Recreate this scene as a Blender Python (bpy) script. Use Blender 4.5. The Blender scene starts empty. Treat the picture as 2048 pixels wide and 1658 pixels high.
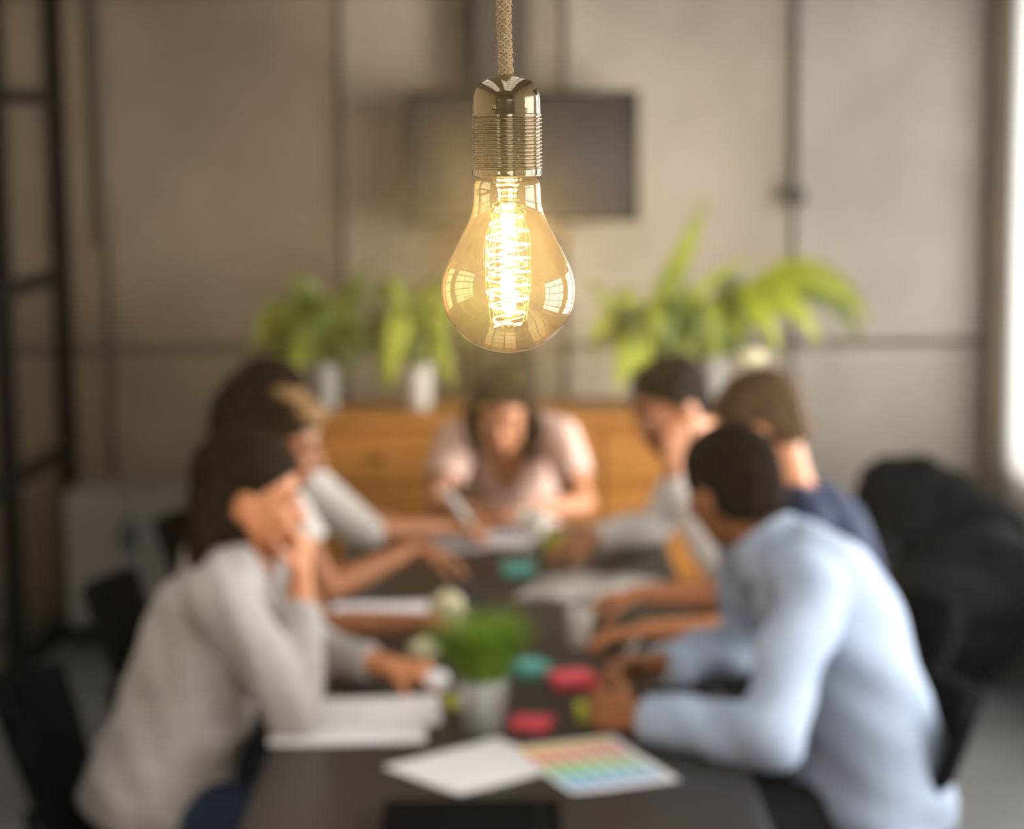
import bpy, bmesh, math, random
import numpy as np
from mathutils import Vector, Matrix

random.seed(7)
rng = np.random.default_rng(7)
V = Vector
sc = bpy.context.scene
COL = sc.collection
PI = math.pi

# ------------------------------------------------------------------ camera, exposure, world, daylight
F = 4300.0                      # focal length in pixels of a 2048 px wide frame
CAM = V((0, 0, 1.93))
ROT = Matrix.Rotation(PI / 2 - math.radians(7.86), 3, 'X') @ Matrix.Rotation(-0.010, 3, 'Z')
cd = bpy.data.cameras.new('camera')
cam = bpy.data.objects.new('camera', cd)
COL.objects.link(cam)
cam.matrix_world = Matrix.Translation(CAM) @ ROT.to_4x4()
cd.sensor_width = 36
cd.sensor_fit = 'HORIZONTAL'
cd.lens = F / 2048 * 36
cd.clip_start = 0.05
cd.dof.use_dof = True
cd.dof.focus_distance = 1.215
cd.dof.aperture_fstop = 5.3
sc.camera = cam

sc.view_settings.view_transform = 'Standard'
sc.view_settings.look = 'None'
sc.view_settings.exposure = 0.0
sc.view_settings.gamma = 1
sc.view_settings.use_curve_mapping = False
sc.cycles.use_denoising = True
sc.cycles.max_bounces = 7
sc.cycles.diffuse_bounces = 3
sc.cycles.transparent_max_bounces = 16
sc.cycles.use_adaptive_sampling = True
sc.cycles.adaptive_threshold = 0.06
sc.cycles.adaptive_min_samples = 24
sc.cycles.caustics_reflective = False
sc.cycles.caustics_refractive = False
sc.cycles.sample_clamp_indirect = 6
sc.cycles.volume_bounces = 0

HAZE = 0.0030                    # thin room haze added to stand in for lens glow around the bulb
w = bpy.data.worlds.new('world')
sc.world = w
w.use_nodes = True
nt = w.node_tree
nt.nodes.clear()
wo = nt.nodes.new('ShaderNodeOutputWorld')
bg = nt.nodes.new('ShaderNodeBackground')
bg.inputs[0].default_value = (0.75, 0.85, 1, 1)
bg.inputs[1].default_value = 1.0
vs = nt.nodes.new('ShaderNodeVolumeScatter')
vs.inputs['Color'].default_value = (1, 1, 1, 1)
vs.inputs['Density'].default_value = HAZE
vs.inputs['Anisotropy'].default_value = 0.90
nt.links.new(bg.outputs[0], wo.inputs['Surface'])
nt.links.new(vs.outputs[0], wo.inputs['Volume'])


def area(name, loc, rot, sx, sy, power, col=(1, 1, 1)):
    l = bpy.data.lights.new(name, 'AREA')
    l.shape = 'RECTANGLE'
    l.size, l.size_y = sx, sy
    l.energy = power
    l.color = col
    o = bpy.data.objects.new(name, l)
    o.location = loc
    o.rotation_euler = rot
    COL.objects.link(o)
    return o


DAY = (1.0, 0.96, 0.90)
RX = 1.955                      # inner face of the right wall
WIN_R = [(0.2, 2.0), (2.6, 4.4), (5.0, 6.7), (7.15, 8.15)]      # window openings along the right wall (y)
WIN_Z = (0.60, 2.45)
for i, (a, b) in enumerate(WIN_R):
    area('daylight_right', (RX + 0.42, (a + b) / 2, 1.5), (0, PI / 2, 0), 1.9, b - a,
         (76, 120, 270, 95)[i], (1, 0.98, 0.955))
SKY = [(-2.3, -0.9), (-0.3, 1.1)]                               # skylight openings (x)
SKY_Y = (-1.5, 5.2)
for a, b in SKY:
    area('daylight_roof', ((a + b) / 2, (SKY_Y[0] + SKY_Y[1]) / 2, 4.3), (0, 0, 0), b - a, SKY_Y[1] - SKY_Y[0], 85, (1, 0.97, 0.93))
WIN_F = [(-3.0, -1.9), (0.2, 1.6)]                              # windows behind the camera (x)
for a, b in WIN_F:
    area('daylight_front', ((a + b) / 2, -3.4, 1.5), (PI / 2, 0, 0), b - a, 1.9, 50, (1, 0.98, 0.955))


# ------------------------------------------------------------------ materials
MATS = {}


def M(name, col, rough=0.5, metal=0.0, col2=None, scale=8.0, bump=0.0, bscale=60.0, spec=0.5, sheen=0.0, stretch=None, trans=0.0):
    if name in MATS:
        return MATS[name]
    m = bpy.data.materials.new(name)
    m.use_nodes = True
    t = m.node_tree
    p = t.nodes['Principled BSDF']
    p.inputs['Roughness'].default_value = rough
    p.inputs['Metallic'].default_value = metal
    p.inputs['Specular IOR Level'].default_value = spec
    p.inputs['Sheen Weight'].default_value = sheen
    tc = t.nodes.new('ShaderNodeTexCoord')
    mp = t.nodes.new('ShaderNodeMapping')
    if stretch:
        mp.inputs['Scale'].default_value = stretch
    t.links.new(tc.outputs['Object'], mp.inputs['Vector'])
    nz = t.nodes.new('ShaderNodeTexNoise')
    nz.inputs['Scale'].default_value = scale
    nz.inputs['Detail'].default_value = 5
    t.links.new(mp.outputs[0], nz.inputs['Vector'])
    cr = t.nodes.new('ShaderNodeValToRGB')
    c2 = col2 or tuple(c * 0.85 for c in col)
    cr.color_ramp.elements[0].position = 0.32
    cr.color_ramp.elements[1].position = 0.68
    cr.color_ramp.elements[0].color = (*c2, 1)
    cr.color_ramp.elements[1].color = (*col, 1)
    t.links.new(nz.outputs['Fac'], cr.inputs[0])
    t.links.new(cr.outputs[0], p.inputs['Base Color'])
    if bump:
        nb = t.nodes.new('ShaderNodeTexNoise')
        nb.inputs['Scale'].default_value = bscale
        nb.inputs['Detail'].default_value = 4
        t.links.new(mp.outputs[0], nb.inputs['Vector'])
        bp = t.nodes.new('ShaderNodeBump')
        bp.inputs['Strength'].default_value = bump
        bp.inputs['Distance'].default_value = 0.01
        t.links.new(nb.outputs['Fac'], bp.inputs['Height'])
        t.links.new(bp.outputs[0], p.inputs['Normal'])
    if trans:
        tr = t.nodes.new('ShaderNodeBsdfTranslucent')
        t.links.new(cr.outputs[0], tr.inputs['Color'])
        mx = t.nodes.new('ShaderNodeMixShader')
        mx.inputs[0].default_value = trans
        t.links.new(p.outputs[0], mx.inputs[1])
        t.links.new(tr.outputs[0], mx.inputs[2])
        t.links.new(mx.outputs[0], t.nodes['Material Output'].inputs['Surface'])
    MATS[name] = m
    return m


def M_emit(name, col, strength):
    m = bpy.data.materials.new(name)
    m.use_nodes = True
    t = m.node_tree
    t.nodes.clear()
    e = t.nodes.new('ShaderNodeEmission')
    e.inputs[0].default_value = (*col, 1)
    e.inputs[1].default_value = strength
    o = t.nodes.new('ShaderNodeOutputMaterial')
    t.links.new(e.outputs[0], o.inputs[0])
    return m


def M_glass(name, face, edge, gloss=1.0, ior=1.5, rough=0.0, film=0.0):
    """thin-walled glass: tinted see-through plus a Fresnel reflection, deeper tint where the wall is seen edge-on"""
    m = bpy.data.materials.new(name)
    m.use_nodes = True
    t = m.node_tree
    t.nodes.clear()
    o = t.nodes.new('ShaderNodeOutputMaterial')
    lw = t.nodes.new('ShaderNodeLayerWeight')
    lw.inputs[0].default_value = 0.35
    cr = t.nodes.new('ShaderNodeValToRGB')
    cr.color_ramp.elements[0].color = (*face, 1)
    cr.color_ramp.elements[0].position = 0.25
    cr.color_ramp.elements[1].color = (*edge, 1)
    tr = t.nodes.new('ShaderNodeBsdfTransparent')
    gl = t.nodes.new('ShaderNodeBsdfGlossy')
    gl.inputs['Roughness'].default_value = rough
    gl.inputs['Color'].default_value = (gloss, gloss, gloss, 1)
    f0 = ((ior - 1) / (ior + 1)) ** 2              # Schlick's Fresnel, the same for both faces of the thin wall
    fa = t.nodes.new('ShaderNodeLayerWeight')
    fa.inputs[0].default_value = 0.5
    pw = t.nodes.new('ShaderNodeMath')
    pw.operation = 'POWER'
    pw.inputs[1].default_value = 5
    fr = t.nodes.new('ShaderNodeMath')
    fr.operation = 'MULTIPLY_ADD'
    fr.inputs[1].default_value = 1 - f0
    fr.inputs[2].default_value = f0
    t.links.new(fa.outputs['Facing'], pw.inputs[0])
    t.links.new(pw.outputs[0], fr.inputs[0])
    mx = t.nodes.new('ShaderNodeMixShader')
    L = t.links.new
    L(lw.outputs['Facing'], cr.inputs[0])
    L(cr.outputs[0], tr.inputs[0])
    L(fr.outputs[0], mx.inputs[0])
    L(tr.outputs[0], mx.inputs[1])
    L(gl.outputs[0], mx.inputs[2])
    if film:
        tl = t.nodes.new('ShaderNodeBsdfTranslucent')
        tl.inputs[0].default_value = (1.0, 0.80, 0.45, 1)
        m2 = t.nodes.new('ShaderNodeMixShader')
        m2.inputs[0].default_value = film
        L(mx.outputs[0], m2.inputs[1])
        L(tl.outputs[0], m2.inputs[2])
        L(m2.outputs[0], o.inputs[0])
    else:
        L(mx.outputs[0], o.inputs[0])
    return m


# ------------------------------------------------------------------ mesh helpers
class MB:
    def __init__(s):
        s.v, s.f = [], []

    def add(s, vs_, fs_):
        n = len(s.v)
        s.v += [tuple(p) for p in vs_]
        s.f += [tuple(i + n for i in f) for f in fs_]

    def box(s, c, size, rot=None, bev=0.0):
        hx, hy, hz = [k / 2 for k in size]
        c = V(c)
        R = rot or Matrix.Identity(3)
        if bev:
            b = min(bev, hx * .9, hy * .9, hz * .9)
            rings = []
            for z, k in ((-hz, b), (-hz + b, 0), (hz - b, 0), (hz, b)):
                x, y = hx - k, hy - k
                q = b * 0.6
                rings.append([c + R @ V(p) for p in ((x - q, -y, z), (x, -y + q, z), (x, y - q, z), (x - q, y, z),
                                                     (-x + q, y, z), (-x, y - q, z), (-x, -y + q, z), (-x + q, -y, z))])
            return s.loft(rings)
        pts = [c + R @ V((x, y, z)) for z in (-hz, hz) for (x, y) in ((-hx, -hy), (hx, -hy), (hx, hy), (-hx, hy))]
        s.add(pts, [(3, 2, 1, 0), (4, 5, 6, 7), (0, 1, 5, 4), (1, 2, 6, 5), (2, 3, 7, 6), (3, 0, 4, 7)])

    def loft(s, rings, caps=True, closed=False):
        n = len(rings[0])
        vs_ = [p for r in rings for p in r]
        fs_ = []
        k = len(rings)
        for i in range(k if closed else k - 1):
            a, b = i * n, ((i + 1) % k) * n
            for j in range(n):
                j2 = (j + 1) % n
                fs_.append((a + j, a + j2, b + j2, b + j))
        if caps and not closed:
            fs_.append(tuple(range(n - 1, -1, -1)))
            fs_.append(tuple((k - 1) * n + j for j in range(n)))
        s.add(vs_, fs_)

    def tube(s, pts, r, n=8, closed=False, caps=True):
        pts = [V(p) for p in pts]
        k = len(pts)
        rs = r if hasattr(r, '__len__') else [r] * k
        rings = []
        up = None
        for i in range(k):
            a = pts[(i - 1) % k] if (closed or i > 0) else pts[0]
            b = pts[(i + 1) % k] if (closed or i < k - 1) else pts[-1]
            t = (b - a).normalized()
            if up is None:
                up = t.orthogonal().normalized()
            else:
                up = (up - t * up.dot(t))
                up = up.normalized() if up.length > 1e-6 else t.orthogonal().normalized()
            w_ = t.cross(up)
            rings.append([pts[i] + (up * math.cos(2 * PI * j / n) + w_ * math.sin(2 * PI * j / n)) * rs[i] for j in range(n)])
        s.loft(rings, caps, closed)

    def cone(s, a, b, r0, r1, n=14):
        s.tube([a, b], [r0, r1], n)

    def ell(s, c, rad, R=None, n=16, m=10):
        c = V(c)
        R = R or Matrix.Identity(3)
        rings = []
        for i in range(1, m):
            th = PI * i / m
            rings.append([c + R @ V((rad[0] * math.sin(th) * math.cos(2 * PI * j / n), rad[1] * math.sin(th) * math.sin(2 * PI * j / n),
                                     -rad[2] * math.cos(th))) for j in range(n)])
        k = len(rings)
        vs_ = [p for r in rings for p in r] + [c + R @ V((0, 0, -rad[2])), c + R @ V((0, 0, rad[2]))]
        fs_ = []
        for i in range(k - 1):
            for j in range(n):
                j2 = (j + 1) % n
                fs_.append((i * n + j, i * n + j2, (i + 1) * n + j2, (i + 1) * n + j))
        for j in range(n):
            j2 = (j + 1) % n
            fs_.append((k * n, j2, j))
            fs_.append((k * n + 1, (k - 1) * n + j, (k - 1) * n + j2))
        s.add(vs_, fs_)

    def cap(s, a, b, r0, r1, n=14):
        s.cone(a, b, r0, r1, n)
        s.ell(a, (r0,) * 3, None, n, 8)
        s.ell(b, (r1,) * 3, None, n, 8)

    def lathe(s, prof, c=(0, 0, 0), n=48, caps=True):
        c = V(c)
        rings = [[c + V((r * math.cos(2 * PI * j / n), r * math.sin(2 * PI * j / n), z)) for j in range(n)] for r, z in prof]
        s.loft(rings, caps)

    def build(s, name, mat, parent=None, smooth=True, kind=None, sharp=None):
        me = bpy.data.meshes.new(name)
        me.from_pydata(s.v, [], s.f)
        me.update()
        return link(name, me, mat, parent, smooth, kind, sharp)


def link(name, me, mat, parent=None, smooth=True, kind=None, sharp=None):
    if mat:
        me.materials.append(mat)
    if smooth:
        me.polygons.foreach_set('use_smooth', [True] * len(me.polygons))
        me.set_sharp_from_angle(angle=math.radians(sharp or 50))
    o = bpy.data.objects.new(name, me)
    COL.objects.link(o)
    if parent:
        o.parent = parent
        o.matrix_parent_inverse = parent.matrix_basis.inverted()
    if kind:
        o['kind'] = kind
    return o


def thing(name, label, cat, loc=(0, 0, 0), rz=0.0, group=None):
    o = bpy.data.objects.new(name, None)
    o.empty_display_size = 0.1
    o.location = loc
    o.rotation_euler = (0, 0, rz)
    COL.objects.link(o)
    return tag(o, label, cat, group)


def tag(o, label, cat, group=None):
    o['label'] = label
    o['category'] = cat
    if group:
        o['group'] = group
    return o


def dup(root, loc, rz, label=None, group=None):
    r = root.copy()
    COL.objects.link(r)
    r.location = loc
    r.rotation_euler = (0, 0, rz)
    if label:
        r['label'] = label
    if group:
        r['group'] = group
    for ch in list(root.children):
        c = ch.copy()
        COL.objects.link(c)
        c.parent = r
        for g in list(ch.children):
            d = g.copy()
            COL.objects.link(d)
            d.parent = c
    return r


def struct(name, mb, mat, parent=None, smooth=False):
    return mb.build(name, mat, parent, smooth, None if parent else 'structure')


def remesh(mb, name, mat, parent, voxel=0.006, it=4, cut=None, disp=None):
    """melt the overlapping pieces of mb into one continuous skin; cut drops points, disp moves them along the normals"""
    me = bpy.data.meshes.new('t')
    me.from_pydata(mb.v, [], mb.f)
    o = bpy.data.objects.new('t', me)
    COL.objects.link(o)
    r = o.modifiers.new('r', 'REMESH')
    r.mode = 'VOXEL'
    r.voxel_size = voxel
    if it:
        sm = o.modifiers.new('s', 'SMOOTH')
        sm.factor = 0.5
        sm.iterations = it
    dg = bpy.context.evaluated_depsgraph_get()
    me2 = bpy.data.meshes.new_from_object(o.evaluated_get(dg))
    bpy.data.objects.remove(o)
    bpy.data.meshes.remove(me)
    n = len(me2.vertices)
    co = np.empty(n * 3)
    me2.vertices.foreach_get('co', co)
    co = co.reshape(-1, 3)
    if disp:
        no = np.empty(n * 3)
        me2.vertices.foreach_get('normal', no)
        co = co + no.reshape(-1, 3) * disp(co)[:, None]
        me2.vertices.foreach_set('co', co.ravel())
    if cut:
        bad = cut(co)
        lv = np.empty(len(me2.loops), dtype=np.int64)
        me2.loops.foreach_get('vertex_index', lv)
        q = lv.reshape(-1, 4)
        q = q[~bad[q].any(axis=1)]
        used = np.unique(q)
        idx = np.full(n, -1)
        idx[used] = np.arange(len(used))
        me3 = bpy.data.meshes.new(name)
        me3.from_pydata(co[used].tolist(), [], idx[q].tolist())
        bpy.data.meshes.remove(me2)
        me2 = me3
        bm = bmesh.new()                        # even out the cut rim
        bm.from_mesh(me2)
        rim = {v: [e.other_vert(v) for e in v.link_edges if e.is_boundary] for v in bm.verts if v.is_boundary}
        for _ in range(10):
            new = {v: v.co * .4 + (sum((q.co for q in nb), V((0, 0, 0))) / len(nb)) * .6 for v, nb in rim.items() if nb}
            for v, c_ in new.items():
                v.co = c_
        bm.to_mesh(me2)
        bm.free()
    me2.name = name
    me2.update()
    me2.materials.clear()
    return link(name, me2, mat, parent, True, None, 180)


def folds(amp, freq, seed):
    """soft cloth folds, in metres along the normal"""
    r = np.random.default_rng(seed)
    D = r.normal(size=(5, 3))
    D /= np.linalg.norm(D, axis=1)[:, None]
    ph = r.uniform(0, 6, 5)

    def f(co):
        wv = np.sin(co @ (D[3] * freq * .35) + ph[3]) * 1.6 + np.sin(co @ (D[4] * freq * .3) + ph[4]) * 1.4
        return amp * (np.sin(co @ (D[0] * freq) + ph[0] + wv) + .6 * np.sin(co @ (D[1] * freq * 1.7) + ph[1] + wv) +
                      .4 * np.sin(co @ (D[2] * freq * 2.6) + ph[2] - wv)) / 2
    return f


def frame(f, u):
    f = V(f).normalized()
    r = f.cross(V(u)).normalized()
    return Matrix((r, f, r.cross(f))).transposed()      # columns: right, forward, up


# ------------------------------------------------------------------ materials used in more than one place
# precast panels: own brown-to-grey tints, with the daylight's fade leftward painted into them
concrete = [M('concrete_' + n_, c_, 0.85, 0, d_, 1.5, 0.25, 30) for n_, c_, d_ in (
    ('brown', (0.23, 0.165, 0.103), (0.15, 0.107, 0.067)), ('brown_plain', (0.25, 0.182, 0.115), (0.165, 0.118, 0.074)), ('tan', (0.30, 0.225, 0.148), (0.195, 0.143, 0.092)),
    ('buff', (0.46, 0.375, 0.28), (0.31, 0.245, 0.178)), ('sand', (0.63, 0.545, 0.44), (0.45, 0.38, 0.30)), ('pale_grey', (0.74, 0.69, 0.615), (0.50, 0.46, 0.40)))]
plaster = M('plaster', (0.20, 0.18, 0.155), 0.9, 0, (0.15, 0.135, 0.115), 2, 0.1, 40)
white_paint = M('white_paint', (0.85, 0.84, 0.82), 0.7)
dark_steel = M('dark_steel', (0.007, 0.0065, 0.006), 0.5, 0.0, (0.011, 0.010, 0.009), spec=0.06)
brown_steel = M('brown_steel', (0.085, 0.065, 0.048), 0.6, 0.0, (0.12, 0.095, 0.07))
black_fabric = M('black_fabric', (0.004, 0.004, 0.0045), 0.8, 0, (0.006, 0.0055, 0.006), 20, 0.1, 300, 0.02)
paper_white = M('paper_white', (0.80, 0.78, 0.80), 0.75, 0, (0.76, 0.745, 0.76), 4)

# ------------------------------------------------------------------ the room
YB, XL, YF, ZC = 8.35, -3.2, -3.0, 3.8
b = MB(); b.box(((XL + RX) / 2, (YB + YF) / 2, -0.1), (RX - XL + 1.0, YB - YF + 1.0, 0.2))
struct('floor', b, M('floor_screed', (0.17, 0.168, 0.165), 0.30, 0, (0.12, 0.118, 0.118), 2.0, 0.05, 25))

b = MB(); b.box(((XL + RX) / 2, YB + 0.2, ZC / 2), (RX - XL + .6, 0.2, ZC))
wall_back = struct('wall_back', b, M('joint_grout', (0.26, 0.225, 0.18), 0.9))
joint = .022
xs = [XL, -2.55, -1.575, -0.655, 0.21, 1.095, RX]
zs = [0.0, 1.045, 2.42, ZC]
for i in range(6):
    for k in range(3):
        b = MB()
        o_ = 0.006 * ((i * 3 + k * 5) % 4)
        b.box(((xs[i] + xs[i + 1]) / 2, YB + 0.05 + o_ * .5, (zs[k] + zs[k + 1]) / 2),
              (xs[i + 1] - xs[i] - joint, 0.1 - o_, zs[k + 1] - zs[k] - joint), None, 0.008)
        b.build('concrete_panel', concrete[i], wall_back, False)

b = MB(); b.box((XL - .1, (YB + YF) / 2, ZC / 2), (0.2, YB - YF + .6, ZC))
struct('wall_left', b, M('left_wall_brick_paint', (0.60, 0.49, 0.36), 0.85, 0, (0.50, 0.40, 0.29), 2, .2, 25))


def wall_with_openings(name, mat, axis, pos, lo, hi, openings, z0, z1):
    """a wall of full-height piers with openings between z0 and z1; axis 'x' runs along y at x=pos, axis 'y' along x at y=pos"""
    b = MB()
    edges = [lo] + [e for o_ in openings for e in o_] + [hi]

    def bx(a, c, za, zb):
        if c - a < 1e-4:
            return
        if axis == 'x':
            b.box((pos, (a + c) / 2, (za + zb) / 2), (0.24, c - a, zb - za))
        else:
            b.box(((a + c) / 2, pos, (za + zb) / 2), (c - a, 0.24, zb - za))
    for i in range(0, len(edges), 2):
        bx(edges[i], edges[i + 1], 0, ZC)
    for a, c in openings:
        bx(a, c, 0, z0)
        bx(a, c, z1, ZC)
    return struct(name, b, mat)


wall_with_openings('wall_right', white_paint, 'x', RX + .12, YF - .2, YB + .1, WIN_R, *WIN_Z)
wall_with_openings('wall_front', plaster, 'y', YF - .12, XL - .2, RX + .2, WIN_F, *WIN_Z)
b = MB()
xe = [XL - .2] + [e for o_ in SKY for e in o_] + [RX + .3]
for i in range(0, len(xe), 2):
    b.box(((xe[i] + xe[i + 1]) / 2, (SKY_Y[0] + SKY_Y[1]) / 2, ZC + .1), (xe[i + 1] - xe[i], SKY_Y[1] - SKY_Y[0], .2))
b.box(((XL + RX) / 2, (YF - .4 + SKY_Y[0]) / 2, ZC + .1), (RX - XL + .6, SKY_Y[0] - YF + .4, .2))
b.box(((XL + RX) / 2, (YB + .4 + SKY_Y[1]) / 2, ZC + .1), (RX - XL + .6, YB + .4 - SKY_Y[1], .2))
struct('ceiling', b, plaster)

pane_glass = M_glass('window_glass', (0.98, 0.985, 0.98), (0.96, 0.97, 0.965), 1.0, 1.05)
wn = 0


def window(axis, pos, a, c, z0, z1, nx, nz, name):
    """steel window: outer frame with its bars as parts, one pane of glass"""
    root = bpy.data.objects.new(name, None)
    COL.objects.link(root)
    root.location = (pos, (a + c) / 2, z0) if axis == 'x' else ((a + c) / 2, pos, z0)
    if axis == 'z':
        root.location = ((a + c) / 2, (z0 + z1) / 2, pos)
    root['kind'] = 'structure'

    def bar(u0, v0, u1, v1, t):
        m = MB()
        if axis == 'x':
            m.box((pos, (u0 + u1) / 2, (v0 + v1) / 2), (.05, max(u1 - u0, t), max(v1 - v0, t)))
        elif axis == 'y':
            m.box(((u0 + u1) / 2, pos, (v0 + v1) / 2), (max(u1 - u0, t), .05, max(v1 - v0, t)))
        else:
            m.box(((u0 + u1) / 2, (v0 + v1) / 2, pos), (max(u1 - u0, t), max(v1 - v0, t), .05))
        m.build('window_bar', dark_steel, root, False)
    for i in range(nx + 1):
        x = a + (c - a) * i / nx
        bar(x, z0, x, z1, .06 if i in (0, nx) else .035)
    for k in range(nz + 1):
        z = z0 + (z1 - z0) * k / nz
        bar(a, z, c, z, .06 if k in (0, nz) else .035)
    m = MB()
    if axis == 'x':
        m.box((pos + .03, (a + c) / 2, (z0 + z1) / 2), (.006, c - a, z1 - z0))
    elif axis == 'y':
        m.box(((a + c) / 2, pos - .03, (z0 + z1) / 2), (c - a, .006, z1 - z0))
    else:
        m.box(((a + c) / 2, (z0 + z1) / 2, pos + .03), (c - a, z1 - z0, .006))
    m.build('pane', pane_glass, root, False)


for a, c in WIN_R:
    wn += 1
    window('x', RX + .16, a, c, *WIN_Z, 4, 5, 'window_%d' % wn)
for a, c in WIN_F:
    wn += 1
    window('y', YF - .16, a, c, *WIN_Z, 3, 5, 'window_%d' % wn)
for a, c in SKY:
    wn += 1
    window('z', ZC + .12, a, c, *SKY_Y, 3, 12, 'window_%d' % wn)

# corner post at the right end of the back wall, steel column and conduits on the wall
b = MB(); b.box((1.895, 8.27, ZC / 2), (0.115, 0.16, ZC), None, .008)
struct('trim_1', b, M('corner_post', (0.17, 0.125, 0.085), 0.7, 0, (0.22, 0.165, 0.115), 3))
# steel column: two flanges joined by a web, standing on the back wall
b = MB()
b.box((-0.02, 8.30, ZC / 2), (0.20, 0.016, ZC)); b.box((-0.02, 8.19, ZC / 2), (0.20, 0.016, ZC)); b.box((-0.02, 8.245, ZC / 2), (0.014, 0.11, ZC))
struct('trim_2', b, brown_steel)
t = thing('wall_conduit', 'grey metal conduit pipe with clips running up the wall beside the brown steel column', 'pipe', (-0.15, 8.32, 0))
b = MB(); b.tube([(-0.15, 8.32, 0.02), (-0.15, 8.32, ZC)], 0.022, 10); b.build('pipe', M('conduit_grey', (0.16, 0.15, 0.13), .5), t)
for z in (1.3, 2.1, 2.3, 3.2):
    b = MB(); b.box((-0.15, 8.325, z), (0.075, 0.05, 0.025)); b.build('clip', M('conduit_grey', ()), t, False)
t = thing('wall_conduit', 'thin dark conduit pipe ending in a small round junction box above the ferns', 'pipe', (1.10, 8.33, 1.62))
b = MB(); b.tube([(1.10, 8.335, 1.64), (1.10, 8.335, ZC)], 0.013, 10); b.build('pipe', M('conduit_dark', (0.17, 0.15, 0.125), .6), t)
b = MB(); b.tube([(1.095, 8.36, 1.62), (1.095, 8.28, 1.62)], 0.042, 18); b.build('junction_box', M('conduit_box', (0.13, 0.115, 0.095), .6), t)
b = MB(); b.tube([(-1.575, 8.335, 1.45), (-1.575, 8.335, ZC)], 0.016, 10)
tag(b.build('wall_conduit', M('conduit_brown', (0.11, 0.085, 0.06), .6)), 'brown conduit pipe running up the left wall joint behind the steel partition', 'pipe')
for n_, (x0, x1) in enumerate(((XL, -0.14), (0.1, 1.83))):
    b = MB(); b.box(((x0 + x1) / 2, YB - .01, 0.05), (x1 - x0, 0.02, 0.1)); struct('baseboard_back_%d' % (n_ + 1), b, brown_steel)

# white curtain over the last window of the right wall
cur = thing('curtain', 'sheer white floor-length curtain hanging at the far right window', 'curtain', (1.92, 7.75, 0.06))
b = MB()
N = 90
front, rows = [], 14
vs_, fs_ = [], []
for k in range(rows + 1):
    z = 0.06 + (3.38 - 0.06) * k / rows
    for i in range(N + 1):
        y = 7.1 + (8.24 - 7.1) * i / N
        vs_.append((1.915 + 0.016 * math.sin(y * 62 + 0.5 * math.sin(z * 1.3)), y, z))
for k in range(rows):
    for i in range(N):
        a = k * (N + 1) + i
        fs_.append((a, a + 1, a + N + 2, a + N + 1))
b.add(vs_, fs_)
b.build('cloth', M('sheer_white', (0.78, 0.77, 0.75), .9, 0, (0.75, 0.74, .72), 5, trans=.45), cur)
b = MB(); b.tube([(1.915, 7.05, 3.4), (1.915, 8.30, 3.4)], .012, 10); b.build('rod', dark_steel, cur)

# ------------------------------------------------------------------ steel and glass partition on the left
pa = thing('glazed_partition', 'black steel-framed glass partition standing at the left in front of the concrete wall', 'partition', (-1.70, 8.15, 0))
P0, PD = V((-1.702, 8.15, 0)), V((-0.057, -1, 0)).normalized()
Rp = Matrix.Rotation(math.atan2(PD.y, PD.x), 3, 'Z')
ux = [0, .78, 1.56, 2.34, 3.12]
uz = [0.03, .69, 1.355, 2.02, 2.70, 3.38, ZC - .03]
for u in ux:
    b = MB(); b.box(P0 + PD * u + V((0, 0, ZC / 2)), (.07, .06, ZC), Rp, .004); b.build('post', dark_steel, pa, False)
for k, z in enumerate(uz):
    for i in range(4):
        b = MB(); b.box(P0 + PD * ((ux[i] + ux[i + 1]) / 2) + V((0, 0, z)), (ux[1] - .07, .05, .05), Rp); b.build('rail', dark_steel, pa, False)
for i in range(4):
    for k in range(6):
        b = MB(); b.box(P0 + PD * ((ux[i] + ux[i + 1]) / 2) + V((0, 0, (uz[k] + uz[k + 1]) / 2)), (ux[1] - .07, .006, uz[k + 1] - uz[k] - .05), Rp)
        b.build('glass_pane', pane_glass, pa, False)

# low grey cupboard by the wall
gc = thing('low_cupboard', 'low grey cupboard on a dark plinth against the concrete wall at left', 'cupboard', (-1.415, 7.93, 0))
grey = M('grey_lacquer', (0.27, 0.255, 0.245), .5, 0, (0.24, 0.23, 0.22), 3)
b = MB(); b.box((-1.415, 7.96, .33), (.47, .34, .50), None, .004); b.build('body', grey, gc, False)
b = MB(); b.box((-1.415, 7.95, .04), (.45, .30, .08)); b.build('plinth', dark_steel, gc, False)
for sx in (-1, 1):
    b = MB(); b.box((-1.415 + sx * .116, 7.781, .33), (.226, .018, .485), None, .004); d = b.build('door', grey, gc, False)
    b = MB(); b.box((-1.415 + sx * .022, 7.762, .42), (.012, .02, .1), None, .003); b.build('handle', dark_steel, d, False)

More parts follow.
